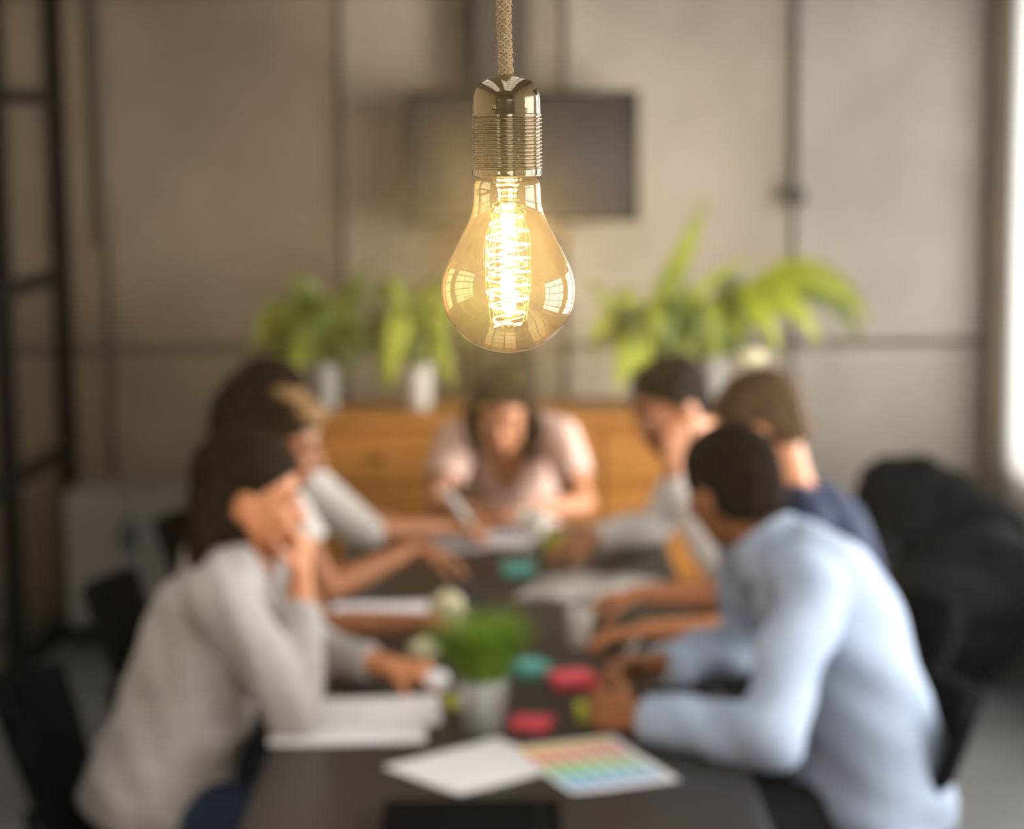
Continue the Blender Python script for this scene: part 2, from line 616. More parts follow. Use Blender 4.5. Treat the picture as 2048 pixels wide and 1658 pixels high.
# ------------------------------------------------------------------ wooden sideboard with plants
wood = M('honey_wood', (0.50, 0.205, 0.035), 0.5, 0, (0.36, 0.135, 0.02), 6, 0.1, 30, stretch=(0.4, 1, 6))
SB = thing('sideboard', 'honey-coloured wooden sideboard behind the seated woman, carrying the potted ferns', 'sideboard', (0.0, 7.4, 0))
SX0, SX1, SY, SZ = -0.70, 0.80, 7.2, 0.935
b = MB(); b.box(((SX0 + SX1) / 2, SY + .21, SZ - .018), (SX1 - SX0 + .04, .46, .036), None, .006); b.build('top', wood, SB, False)
b = MB(); b.box(((SX0 + SX1) / 2, SY + .22, .48), (SX1 - SX0, .40, .84), None, .004); b.build('body', wood, SB, False)
b = MB(); b.box(((SX0 + SX1) / 2, SY + .22, .03), (SX1 - SX0 - .06, .34, .06)); b.build('plinth', dark_steel, SB, False)
for i in range(3):
    x = SX0 + (i + .5) * (SX1 - SX0) / 3
    b = MB(); b.box((x, SY + .009, .79), ((SX1 - SX0) / 3 - .012, .022, .17), None, .004); d = b.build('drawer', wood, SB, False)
    b = MB(); b.ell((x, SY - .014, .79), (.014, .014, .014), None, 12, 8); b.build('knob', dark_steel, d)
    b = MB(); b.box((x, SY + .009, .385), ((SX1 - SX0) / 3 - .012, .022, .62), None, .004); d = b.build('door', wood, SB, False)
    b = MB(); b.ell((x + .2, SY - .014, .55), (.014, .014, .014), None, 12, 8); b.build('knob', dark_steel, d)

fern_a = M('fern_green', (0.40, 0.45, 0.012), .5, 0, (0.24, 0.30, 0.010), 9, trans=.45)
fern_b = M('fern_dark_green', (0.16, 0.20, 0.012), .5, 0, (0.10, 0.14, 0.01), 9, trans=.4)
fern_c = M('fern_lime', (0.58, 0.62, 0.06), .5, 0, (0.44, 0.50, 0.03), 9, trans=.5)
soil = M('potting_soil', (0.03, 0.02, 0.012), .95, 0, (0.05, 0.035, 0.02), 60, .4, 90)


def frond(path, width, mat, parent, pitch=0.014):
    """a fern frond: midrib tube and rows of pointed leaflets along it"""
    pts = [V(p) for p in path]
    # resample a Catmull-like curve through the points
    cv = []
    for i in range(len(pts) - 1):
        p0, p1, p2, p3 = pts[max(i - 1, 0)], pts[i], pts[i + 1], pts[min(i + 2, len(pts) - 1)]
        for k in range(8):
            s_ = k / 8
            cv.append(.5 * ((2 * p1) + (p2 - p0) * s_ + (2 * p0 - 5 * p1 + 4 * p2 - p3) * s_ ** 2 + (3 * p1 - p0 - 3 * p2 + p3) * s_ ** 3))
    cv.append(pts[-1])
    L = [0]
    for i in range(1, len(cv)):
        L.append(L[-1] + (cv[i] - cv[i - 1]).length)
    b = MB()
    b.tube(cv, [0.003 * (1 - .7 * l / L[-1]) for l in L], 5)
    n = max(8, int(L[-1] / pitch))
    side0 = None
    for k in range(n):
        q = (k + .5) / n
        l = q * L[-1]
        i = min(max(j for j in range(len(L)) if L[j] <= l), len(cv) - 2)
        p = cv[i].lerp(cv[i + 1], (l - L[i]) / max(L[i + 1] - L[i], 1e-6))
        t = (cv[i + 1] - cv[i]).normalized()
        sd = t.cross(V((0.25, -1, .35))).normalized()
        if side0 is not None and sd.dot(side0) < 0:
            sd = -sd
        side0 = sd
        nn = sd.cross(t)
        wd = width * (math.sin(PI * min(1, .12 + q * .88)) ** .6) * (1.0 if q < .6 else 1 - (q - .6) * .9)
        for s_ in (-1, 1):
            e = p + sd * s_ * wd + t * wd * .35 - nn * .12 * wd + V((0, 0, random.uniform(-.15, .05) * wd))
            m_ = p + sd * s_ * wd * .45
            hw = pitch * .55
            b.add([p - t * hw * .5, m_ - t * hw + t * wd * .12, e, m_ + t * hw + t * wd * .2, p + t * hw * .5], [(0, 1, 2, 3, 4)])
    return b.build('frond', mat, parent)


def arch(base, tip, lift):
    base, tip = V(base), V(tip)
    m_ = base.lerp(tip, .5) + V((0, 0, lift))
    return [base, base.lerp(m_, .5) + V((0, 0, lift * .28)), m_, m_.lerp(tip, .55) + V((0, 0, lift * .22)), tip]


def potted_fern(label, x, y, fronds, pot_r=.055, pot_h=.16, pot_mat=None):
    r = thing('potted_fern', label, 'plant', (x, y, SZ), 0, 'ferns on the wooden sideboard')
    b = MB()
    pr = pot_r
    b.lathe([(pr * .72, SZ), (pr * .78, SZ + .004), (pr, SZ + pot_h), (pr * 1.05, SZ + pot_h + .004), (pr * .92, SZ + pot_h), (pr * .88, SZ + pot_h - .03)], (x, y, 0), 28)
    b.build('pot', pot_mat, r)
    b = MB(); b.ell((x, y, SZ + pot_h - .025), (pr * .86, pr * .86, .012)); b.build('soil', soil, r)
    base = V((x, y, SZ + pot_h - .02))
    for tip, lift, wd, mt in fronds:
        j = base + V((random.uniform(-.02, .02), random.uniform(-.02, .02), 0))
        frond(arch(j, tip, lift) if not isinstance(lift, list) else [j] + [V(p) for p in lift] + [V(tip)], wd, mt, r)
    return r


pot_white = M('pot_white', (0.62, 0.6, 0.54), .4, 0, (0.56, 0.54, 0.48), 6)
pot_stone = M('pot_stone', (0.36, 0.36, 0.33), .5, 0, (0.3, 0.3, 0.27), 6)
Y0 = 7.4


def auto_fronds(cx, n, rmin, rmax, hmin, hmax, mats, sx=1.0):
    out = []
    for i in range(n):
        a = 2 * PI * (i + random.uniform(-.3, .3)) / n
        rr = random.uniform(rmin, rmax)
        z = SZ + random.uniform(hmin, hmax)
        out.append((V((cx + rr * math.cos(a) * sx, Y0 + rr * math.sin(a) * .45, z)), random.uniform(.10, .22), random.uniform(.035, .055), random.choice(mats)))
    return out


x_ = -0.6485
potted_fern('bushy fern in a pale stone pot at the left end of the sideboard', x_, Y0,
            auto_fronds(x_, 26, .12, .30, .08, .36, [fern_b, fern_a, fern_b]) +
            [(V((-0.7686, 7.4000, 1.3839)), .12, .05, fern_a), (V((-0.8518, 7.4000, 1.1597)), .16, .05, fern_a), (V((-0.6927, 7.4000, 1.3141)), .12, .05, fern_b), (V((-0.4746, 7.4000, 1.4498)), .05, .04, fern_b)],
            .052, .155, pot_stone)
x_ = -0.3275
potted_fern('yellow-green fern in a cream pot directly left of the woman in pink', x_, Y0,
            auto_fronds(x_, 26, .10, .28, .06, .36, [fern_a, fern_b, fern_a]) +
            [(V((-0.4328, 7.4000, 1.3805)), .10, .05, fern_a), (V((-0.2096, 7.4000, 1.3265)), .12, .05, fern_a), (V((-0.4155, 7.2800, 1.0136)), .22, .05, fern_c), (V((-0.2626, 7.4000, 1.2405)), .14, .05, fern_c)],
            .06, .155, pot_white)
x_ = 0.4622
potted_fern('tall fern with one long upright frond, right of the woman in pink', x_, Y0,
            auto_fronds(x_, 18, .10, .22, .06, .28, [fern_a, fern_c, fern_b]) +
            [(V((0.6723, 7.4000, 1.6524)), [V((0.4798, 7.4000, 1.1463)), V((0.5231, 7.4000, 1.3019)), V((0.6091, 7.4000, 1.4905))], .055, fern_a),
             (V((0.2647, 7.4000, 1.3735)), [V((0.4278, 7.4000, 1.0946)), V((0.3676, 7.4000, 1.2169)), V((0.3162, 7.4000, 1.3212))], .05, fern_a),
             (V((0.3618, 7.3000, 0.9860)), [V((0.4422, 7.3500, 1.1519)), V((0.3975, 7.3200, 1.1384))], .05, fern_c),
             (V((0.8414, 7.4000, 1.4366)), .10, .03, fern_c)],
            .055, .11, pot_stone)
x_ = 0.6965
potted_fern('spreading fern in a pale grey pot at the right end of the sideboard', x_, Y0 + .02,
            auto_fronds(x_, 16, .10, .22, .12, .28, [fern_b, fern_a]) +
            [(V((1.2401, 7.4000, 1.2081)), [V((0.7391, 7.4000, 1.1958)), V((0.8765, 7.4000, 1.3329)), V((1.0139, 7.4000, 1.3919)), V((1.1523, 7.4000, 1.3301))], .075, fern_a),
             (V((1.0607, 7.3500, 1.1457)), [V((0.7736, 7.4000, 1.2128)), V((0.8903, 7.3700, 1.3007)), V((0.9910, 7.3500, 1.2670))], .06, fern_c),
             (V((1.2150, 7.4000, 1.1389)), [V((0.7907, 7.4000, 1.2300)), V((0.9625, 7.4000, 1.3493)), V((1.1182, 7.4000, 1.2959))], .07, fern_b),
             (V((0.9221, 7.3400, 1.1309)), .18, .05, fern_c), (V((0.5317, 7.4000, 1.2152)), .12, .05, fern_a)],
            .05, .17, pot_stone)
# round cream flower pot-head beside it
fl = thing('vase_with_blossom', 'cream blossom in a slim glass vase standing at the right end of the sideboard', 'vase', (0.8267, Y0 - .04, SZ))
vx = fl.location.x
b = MB(); b.lathe([(.03, SZ), (.034, SZ + .01), (.03, SZ + .08), (.018, SZ + .11), (.022, SZ + .12), (.015, SZ + .11), (.026, SZ + .08), (.029, SZ + .012)], (vx, Y0 - .04, 0), 24)
b.build('vase', pot_white, fl)
b = MB(); b.tube([(vx, Y0 - .04, SZ + .02), (vx, Y0 - .045, SZ + .16)], .003, 6); b.build('stem', fern_b, fl)
cream = M('cream_petal', (0.86, 0.78, 0.52), .6, 0, (0.8, 0.7, 0.42), 12)
for k in range(9):
    a = 2 * PI * k / 9
    b = MB(); b.ell((vx + .026 * math.cos(a), Y0 - .045 + .02 * math.sin(a), SZ + .168 + .01 * (k % 2)), (.026, .018, .02), Matrix.Rotation(a, 3, 'Z'), 10, 6); b.build('petal', cream, fl)
b = MB(); b.ell((vx, Y0 - .045, SZ + .178), (.024, .024, .02), None, 12, 8); b.build('flower_centre', cream, fl)

# ------------------------------------------------------------------ picture on the wall
pm = bpy.data.materials.new('abstract_print')
pm.use_nodes = True
t_ = pm.node_tree
pr_ = t_.nodes['Principled BSDF']
pr_.inputs['Roughness'].default_value = .6
tc = t_.nodes.new('ShaderNodeTexCoord')
mp = t_.nodes.new('ShaderNodeMapping'); mp.inputs['Rotation'].default_value = (0, .7, 0)
nz = t_.nodes.new('ShaderNodeTexNoise'); nz.inputs['Scale'].default_value = 3.2; nz.inputs['Detail'].default_value = 2
sx_ = t_.nodes.new('ShaderNodeSeparateXYZ')
ad = t_.nodes.new('ShaderNodeMath'); ad.operation = 'MULTIPLY_ADD'; ad.inputs[1].default_value = .35
t_.links.new(tc.outputs['Object'], mp.inputs[0]); t_.links.new(mp.outputs[0], nz.inputs['Vector'])
t_.links.new(tc.outputs['Generated'], sx_.inputs[0])
t_.links.new(nz.outputs['Fac'], ad.inputs[0]); t_.links.new(sx_.outputs['X'], ad.inputs[2])
cr = t_.nodes.new('ShaderNodeValToRGB')           # brushed bands: olive, tan, brown, violet-grey
e = cr.color_ramp.elements
e[0].position, e[0].color = .14, (.022, .018, .010, 1)
e[1].position, e[1].color = 1.0, (.040, .034, .040, 1)
for p_, c_ in ((.26, (.040, .032, .017, 1)), (.36, (.115, .075, .032, 1)), (.52, (.085, .055, .027, 1)), (.75, (.050, .038, .030, 1))):
    k_ = e.new(p_); k_.color = c_
t_.links.new(ad.outputs[0], cr.inputs[0])
dk = t_.nodes.new('ShaderNodeValToRGB')           # a dark painted band along the top edge
dk.color_ramp.elements[0].position, dk.color_ramp.elements[0].color = .45, (1.2, 1.2, 1.2, 1)
dk.color_ramp.elements[1].position, dk.color_ramp.elements[1].color = .95, (.35, .33, .3, 1)
t_.links.new(sx_.outputs['Z'], dk.inputs[0])
ml = t_.nodes.new('ShaderNodeMix'); ml.data_type = 'RGBA'; ml.blend_type = 'MULTIPLY'; ml.inputs[0].default_value = 1
t_.links.new(cr.outputs[0], ml.inputs[6]); t_.links.new(dk.outputs[0], ml.inputs[7]); t_.links.new(ml.outputs[2], pr_.inputs['Base Color'])
pc = thing('wall_picture', 'wide dark abstract canvas in a thin black frame hanging on the concrete wall', 'picture', (.05, 8.12, 1.535))
px0, px1, pz0, pz1 = -.378, .478, 1.545, 2.02
b = MB(); b.box(((px0 + px1) / 2, 8.145, (pz0 + pz1) / 2), (px1 - px0, .03, pz1 - pz0)); b.build('canvas', pm, pc, False)
for (c_, s_) in ((((px0 + px1) / 2, 8.14, pz0), (px1 - px0 + .02, .04, .014)), (((px0 + px1) / 2, 8.14, pz1), (px1 - px0 + .02, .04, .014)),
                 ((px0, 8.14, (pz0 + pz1) / 2), (.014, .04, pz1 - pz0)), ((px1, 8.14, (pz0 + pz1) / 2), (.014, .04, pz1 - pz0))):
    b = MB(); b.box(c_, s_); b.build('frame_bar', dark_steel, pc, False)

# ------------------------------------------------------------------ black bean bag chair
vinyl = M('black_vinyl', (0.006, 0.0055, 0.006), .5, 0, (0.009, 0.008, 0.009), 6, .15, 12, .06)
bb = thing('bean_bag', 'large slouched black bean bag chair in front of the white curtain at right', 'bean bag', (1.53, 7.4, 0))
b = MB()
b.ell((1.50, 7.35, .20), (.34, .42, .20))
b.ell((1.58, 7.30, .30), (.27, .34, .20))
b.ell((1.53, 7.22, .30), (.30, .30, .15))
b.ell((1.45, 7.62, .42), (.20, .16, .30))
b.ell((1.36, 7.62, .53), (.14, .12, .19))
b.ell((1.68, 7.56, .36), (.19, .20, .22))
b.ell((1.64, 7.30, .30), (.24, .34, .22))
b.cap((1.29, 7.60, .64), (1.50, 7.62, .66), .05, .045)
b.ell((1.55, 7.60, .50), (.16, .14, .17))
b.ell((1.66, 7.58, .42), (.15, .16, .17))
fo = folds(.012, 16, 5)
remesh(b, 'cushion', vinyl, bb, .012, 5, cut=None, disp=fo)
b = MB(); b.tube([(1.255, 7.58, .30), (1.27, 7.57, .50), (1.30, 7.56, .66), (1.40, 7.565, .70), (1.50, 7.57, .70)], .007, 8); b.build('seam', black_fabric, bb)

# ------------------------------------------------------------------ table
TZ = 0.75
table_mat = M('dark_table_laminate', (0.030, 0.025, 0.021), .38, 0, (0.022, 0.018, 0.015), 5, .04, 60, .5)
TX0, TX1, TY0, TY1 = -0.465, 0.425, 3.05, 6.18
tb = thing('meeting_table', 'long black-brown meeting table that the seven people sit around', 'table', ((TX0 + TX1) / 2, (TY0 + TY1) / 2, 0))
for i in range(2):
    y0, y1 = (TY0, 4.613) if i == 0 else (4.617, TY1)
    b = MB(); b.box(((TX0 + TX1) / 2, (y0 + y1) / 2, TZ - .016), (TX1 - TX0, y1 - y0, .032), None, .004); b.build('tabletop', table_mat, tb, False)
for x in (TX0 + .09, TX1 - .09):
    for y in (TY0 + .25, TY1 - .12):
        b = MB(); b.box((x, y, .359), (.05, .05, .718), None, .004); b.build('leg', dark_steel, tb, False)
for y in (TY0 + .25, TY1 - .12):
    b = MB(); b.box(((TX0 + TX1) / 2, y, .695), (TX1 - TX0 - .23, .04, .045)); b.build('crossbar', dark_steel, tb, False)
for x in (TX0 + .09, TX1 - .09):
    b = MB(); b.box((x, (TY0 + TY1) / 2, .695), (.04, TY1 - TY0 - .43, .045)); b.build('side_rail', dark_steel, tb, False)


# ------------------------------------------------------------------ chairs
def make_chair(label):
    r = thing('chair', label, 'chair', (0, 0, 0), 0, 'black chairs around the table')
    b = MB(); b.box((0, 0, .435), (.43, .43, .045), None, .018); b.build('seat', black_fabric, r)
    b = MB()                                     # backrest: curved padded shell behind the sitter (sitter looks along +y)
    rings = []
    for k in range(9):
        q = k / 8
        z = .50 + .33 * q
        hw = (.10 + .12 * q ** .7) * (1 if q < .85 else .94)
        lean = -.205 - .10 * q
        ring = []
        for j in range(13):
            s_ = -1 + 2 * j / 12
            ring.append(V((hw * s_, lean + .06 * s_ * s_ - .012, z)))
        for j in range(12, -1, -1):
            s_ = -1 + 2 * j / 12
            ring.append(V((hw * s_, lean + .06 * s_ * s_ + .02, z)))
        rings.append(ring)
    b.loft(rings)
    b.build('backrest', black_fabric, r)
    b = MB()
    b.tube([(-.05, -.19, .42), (-.05, -.235, .47), (-.05, -.25, .6)], .012, 8)
    b.tube([(.05, -.19, .42), (.05, -.235, .47), (.05, -.25, .6)], .012, 8)
    b.build('back_support', dark_steel, r)
    for sx in (-1, 1):
        for sy in (-1, 1):
            b = MB(); b.tube([(sx * .16, sy * .16, .415), (sx * .21, sy * .21, 0.002)], [.014, .010], 8); b.build('leg', dark_steel, r)
    return r


# ------------------------------------------------------------------ people
def hand(mb, wr, d, n, side, curl=.5, s=1.0, thumb_in=.3, spread=.12):
    """palm and five fingers: d points from wrist to knuckles, n out of the palm, side +1 right hand, -1 left"""
    wr, d = V(wr), V(d).normalized()
    n = V(n); n = (n - d * n.dot(d)).normalized()
    t = d.cross(n) * side
    kn = []
    for i, (o_, ln) in enumerate(((.029, .086), (.010, .090), (-.010, .086), (-.028, .078))):
        k = wr + (d * ln + t * o_) * s
        mb.cap(wr + t * o_ * .55 * s, k, .0135 * s, .0115 * s, 10)
        kn.append(k)
    mb.ell(wr + d * .05 * s, (.036 * s, .044 * s, .0135 * s), Matrix((t, d, n)).transposed(), 12, 8)
    mb.cap(wr + (d * .02 + t * .02 + n * .006) * s, wr + (d * .05 + t * .03 + n * .006) * s, .016 * s, .012 * s, 10)
    for i, (k, L) in enumerate(zip(kn, (.072, .080, .074, .058))):
        dr = (d + t * spread * (1.5 - i) * .5).normalized()
        p, r0 = k, (.0098, .0098, .0092, .0084)[i] * s
        c = curl * (1 + .12 * i)
        for ph, (fr, bend) in enumerate(((.45, .8), (.31, 1.1), (.24, .7))):
            ax = dr.cross(n)
            if ax.length < 1e-4:
                ax = t * side
            R = Matrix.Rotation(c * bend, 3, ax.normalized())
            dr = R @ dr
            n_ = R @ n if ph == 0 else n_
            q = p + dr * L * fr * s
            mb.cap(p, q, r0, r0 * .9, 10)
            p, r0 = q, r0 * .9
    p = wr + (d * .028 + t * .026) * s
    dr = (d * .62 + t * .75 + n * .3).normalized()
    r0 = .0125 * s
    for L in (.042, .034, .027):
        q = p + dr * L * s
        mb.cap(p, q, r0, r0 * .88, 10)
        p, r0 = q, r0 * .88
        dr = (dr + (d * .5 - t * .35 + n * .25) * thumb_in * 2).normalized()


def head(mb, c, R, s, male):
    """skull, face, jaw, nose, brow, lips and ears in the head's own frame (right, forward, up)"""
    def P(x, y, z):
        return c + R @ (V((x, y, z)) * s)
    mb.ell(P(0, -.012, .028), (.076 * s, .096 * s, .086 * s), R, 20, 14)
    mb.ell(P(0, .028, -.028), (.061 * s, .060 * s, .082 * s), R, 18, 12)
    jw = .048 if male else .041
    mb.ell(P(0, .046, -.088), (.030 * s, .030 * s, .022 * s), R, 14, 10)
    for k in (-1, 1):
        mb.cap(P(k * .056, -.002, -.028), P(k * jw, .018, -.072), .019 * s, .017 * s)
        mb.cap(P(k * jw, .018, -.072), P(k * .012, .054, -.094), .017 * s, .015 * s)
        mb.cap(P(k * .012, .080, .030), P(k * .042, .066, .026), .012 * s, .011 * s)
        mb.ell(P(k * .038, .062, -.022), (.022 * s, .020 * s, .024 * s), R, 12, 8)
        mb.ell(P(k * .077, -.010, -.008), (.009 * s, .021 * s, .034 * s), R @ Matrix.Rotation(-.3, 3, 'X'), 12, 10)
        mb.ell(P(k * .011, .094, -.032), (.009 * s, .010 * s, .008 * s), R, 10, 8)
        mb.ell(P(k * .026, .080, -.001), (.013 * s, .010 * s, .008 * s), R, 10, 8)
    mb.cap(P(0, .084, .014), P(0, .106, -.028), .0085 * s, .0115 * s)
    mb.cap(P(-.017, .081, -.057), P(.017, .081, -.057), .008 * s, .008 * s)
    mb.cap(P(-.013, .080, -.068), P(.013, .080, -.068), .008 * s, .008 * s)


def bez(a, m, c, t):
    return a * (1 - t) ** 2 + m * (2 * t * (1 - t)) + c * t * t


def person(label, J, skin, top, bottom, hairmat, hair='short', male=False, k=1.0, sleeve=1.0, neckcut='round', ease=.014, folds_=(.006, 30, 1),
           collar=False, tuck=False, cloth='shirt', beard=None, fringe=None, skirt=0.12):
    """one seated figure. J holds the joints in room coordinates; L and R are the sitter's own left and right"""
    for key, val in J.items():
        if isinstance(val, (tuple, list)) and len(val) == 3 and not isinstance(val[0], (tuple, Vector)):
            J[key] = V(val)
    root = thing('person', label, 'person', (J['pelvis'].x, J['pelvis'].y, 0.0))
    pel, mid, nk = J['pelvis'], J['mid'], J['neck']
    sl, sr = J['shL'], J['shR']
    c, R, hs = J['head'], frame(J['f'], J['u']), J.get('hs', 1.0)
    hipdir = (J['hipR'] - J['hipL']).normalized()
    shdir = (sr - sl).normalized()
    half = (sr - sl).length / 2

    def rings(ez, bot, spec, n=24):
        out = []
        for t, w_, d_, e_ in spec:
            p = bez(pel, mid, nk, t)
            tg = (bez(pel, mid, nk, t + .02) - bez(pel, mid, nk, t - .02)).normalized()
            rt = hipdir.lerp(shdir, max(0, min(1, t)))
            rt = (rt - tg * rt.dot(tg)).normalized()
            fw = tg.cross(rt)
            out.append([p + rt * ((w_ + ez * e_) * math.cos(2 * PI * j / n)) + fw * ((d_ + ez * e_) * math.sin(2 * PI * j / n)) for j in range(n)])
        return out
    wd = half * .93
    fem = 0 if male else 1
    spec = [(-.16, .10 * k, .085 * k, 1.2), (-.08, .155 * k, .115 * k, 1.4), (.04, .172 * k, .122 * k, 1.4), (.22, (.150 - .012 * fem) * k, .105 * k, 1.5),
            (.42, (.146 - .008 * fem) * k, .106 * k, 1.3), (.62, .158 * k, (.112 + .006 * fem) * k, 1), (.78, wd * .98, (.106 + .004 * fem) * k, 1), (.90, wd * .84, .086 * k, .9),
            (.985, wd * .50, .066 * k, .8), (1.03, .058 * k, .056 * k, .6)]
    # --- skin
    b = MB()
    b.loft(rings(0, 0, spec))
    ar = .92 * k
    for S, E, W, HD in ((sl, J['elL'], J['wrL'], J['handL']), (sr, J['elR'], J['wrR'], J['handR'])):
        b.cap(nk.lerp(S, .35), S, .045 * k, .052 * k)
        b.cap(S, E, .050 * ar, .039 * ar)
        m_ = E.lerp(W, .3)
        b.cap(E, m_, .039 * ar, .041 * ar)
        b.cap(m_, W, .041 * ar, .027 * ar)
        b.ell(W + (HD[0]).normalized() * .012, (.026 * ar,) * 3, None, 12, 8)
    hand(b, J['wrL'], J['handL'][0], J['handL'][1], -1, J['handL'][2], .97 * k)
    hand(b, J['wrR'], J['handR'][0], J['handR'][1], 1, J['handR'][2], .97 * k)
    for h in 'LR':
        hp, kn, an = J['hip' + h], J['kn' + h], J['an' + h]
        b.cap(hp, kn, .085 * k, .056 * k, 18)
        m_ = kn.lerp(an, .3)
        b.cap(kn, m_, .054 * k, .055 * k)
        b.cap(m_, an, .055 * k, .036 * k)
        b.cap(an, an + J['toe'] * .14 - V((0, 0, .045)), .033 * k, .026 * k)
    hb = c + R @ (V((0, -.018, -.055)) * hs)
    b.cap(nk - (nk - pel).normalized() * .02, hb, .056 * k, (.054 if male else .047) * hs, 18)
    head(b, c, R, hs, male)
    remesh(b, 'body', skin, root, .0055, 3)
    # --- face details
    def P(x, y, z):
        return c + R @ (V((x, y, z)) * hs)
    for s_ in (-1, 1):
        b = MB(); b.ell(P(s_ * .029, .0755, .004), (.0125 * hs,) * 3, R, 14, 10)
        eye = b.build('eye', M('eye_white', (.75, .72, .68), .2), root)
        b = MB(); b.ell(P(s_ * .029, .0828, -.003), (.0075 * hs, .0060 * hs, .0072 * hs), R, 12, 8); b.build('iris', M('iris_dark', (.02, .012, .008), .2), eye)
        b = MB(); b.ell(P(s_ * .029, .0750, .0085), (.0150 * hs, .0138 * hs, .0105 * hs), R @ Matrix.Rotation(.35, 3, 'X'), 14, 10); b.build('eyelid', skin, root)
        b = MB(); b.tube([P(s_ * .013, .093, .030), P(s_ * .03, .090, .036), P(s_ * .048, .074, .029)], [.004 * hs, .0045 * hs, .002 * hs], 8); b.build('eyebrow', hairmat, root)
    b = MB(); b.tube([P(-.024, .080, -.063), P(-.01, .0905, -.061), P(.01, .0905, -.061), P(.024, .080, -.063)], [.002 * hs, .0065 * hs, .0065 * hs, .002 * hs], 8)
    b.build('lips', M('lips', (.36, .13, .1), .5), root)
    # --- hair
    Ri = np.array(R.inverted())
    c0 = np.array(c)

    def loc(co):
        return (co - c0) @ Ri.T / hs
    lineY = [-.13, -.05, -.025, 0, .03, .06, .085, .12]
    lineZ = {'short': [-.075, -.055, -.03, -.012, .022, .05, .066, .075], 'long': [-.30, -.30, -.06, .0, .03, .052, .066, .075]}['short' if hair == 'short' else 'long']

    def cutter(co):
        l = loc(co)
        return (l[:, 2] < np.interp(l[:, 1], lineY, lineZ)) & (l[:, 1] > -.06 if hair != 'short' else True)
    b = MB()
    b.ell(P(0, -.014, .033), (.086 * hs, .106 * hs, .094 * hs), R, 24, 16)
    b.ell(P(0, -.05, -.02), (.072 * hs, .062 * hs, .075 * hs), R, 18, 12)

    def strands(co):
        l = loc(co)
        return .0022 * np.sin(l[:, 0] * 420 + 3 * np.sin(l[:, 2] * 25)) + .003 * np.sin(l[:, 0] * 150 + l[:, 1] * 60)
    remesh(b, 'hair', hairmat, root, .006, 3, cutter, strands)
    if hair in ('long', 'bun', 'curtain'):
        b = MB()
        if hair == 'long':
            fall = J.get('fall', [P(0, -.07, .02), P(0, -.105, -.05), P(0, -.10, -.14), P(0, -.095, -.25)])
            b.tube(fall, [.066 * hs, .062 * hs, .055 * hs, .028 * hs], 16)
            for s_ in (-1, 1):
                b.tube([P(s_ * .05, -.06, .03), P(s_ * .066, -.075, -.05), P(s_ * .06, -.07, -.12), P(s_ * .05, -.05, -.2)], [.035 * hs, .03 * hs, .026 * hs, .008 * hs], 12)
        else:
            b.tube([P(0, -.07, .02), P(0, -.10, -.05), P(0, -.09, -.15)], [.066 * hs, .06 * hs, .04 * hs], 16)
            for s_ in (-1, 1):
                b.tube([P(s_ * .062, .01, .06), P(s_ * .083, .0, .0), P(s_ * .086, -.005, -.07), P(s_ * .082, .0, -.15)], [.028 * hs, .03 * hs, .032 * hs, .018 * hs], 12)
        remesh(b, 'long_locks', hairmat, root, .006, 4, None, strands)
    if fringe:
        b = MB(); b.ell(P(.0, .035, .085), (.066 * hs, .05 * hs, .036 * hs), R, 16, 10); b.ell(P(0, -.01, .115), (.05 * hs, .05 * hs, .02 * hs), R, 16, 10)
        remesh(b, 'fringe', fringe, root, .006, 3, None, strands)['label'] = 'tan front locks, lighter than the rest of the hair'
    if beard:
        b = MB()
        b.ell(P(0, .044, -.085), (.038 * hs, .040 * hs, .032 * hs), R, 16, 10)
        for s_ in (-1, 1):
            b.cap(P(s_ * .060, .0, -.028), P(s_ * .051, .018, -.072), .019 * hs, .022 * hs)
            b.cap(P(s_ * .051, .018, -.072), P(s_ * .014, .054, -.092), .022 * hs, .021 * hs)
        b.cap(P(-.02, .088, -.046), P(.02, .088, -.046), .007 * hs, .007 * hs)
        remesh(b, 'beard', beard, root, .006, 2, lambda co: loc(co)[:, 2] > -.04 + 0 * co[:, 0])
    # --- top
    b = MB()
    tspec = [(-skirt, .165 * k, .122 * k, 1.25)] + [q for q in spec if q[0] > -.05]
    b.loft(rings(ease, 0, tspec))
    for S, E, W in ((sl, J['elL'], J['wrL']), (sr, J['elR'], J['wrR'])):
        b.cap(nk.lerp(S, .35), S, .048 * k + ease * .8, .054 * k + ease)
        a0, a1, a2 = .052 * ar + ease, .043 * ar + ease, .034 * ar + ease * .8
        if sleeve <= 1:
            e = S.lerp(E, sleeve)
            b.cone(S, e, a0, a0 * (1 - sleeve) + a1 * sleeve + .006)
        else:
            b.cap(S, E, a0, a1)
            b.cone(E, E.lerp(W, sleeve - 1), a1, a2)
    nkv = np.array(nk)
    ax = np.array((hb - nk).normalized())
    fw0 = np.array(shdir.cross((nk - mid).normalized()) * -1)
    rt0 = np.array(shdir)
    up0 = np.array((nk - mid).normalized())

    def ncut(co):
        d_ = co - nkv
        h = d_ @ ax
        rad = np.linalg.norm(d_ - h[:, None] * ax, axis=1)
        bad = (h > -.035) & (rad < .058 * k + ease * .6)
        if neckcut == 'v':
            hh, fr, aa = d_ @ up0, d_ @ fw0, d_ @ rt0
            bad |= (fr > 0.02) & (hh > -.16) & (np.abs(aa) < (hh + .16) * .52)
        return bad
    remesh(b, cloth, top, root, .0065, 8, ncut, folds(*folds_))
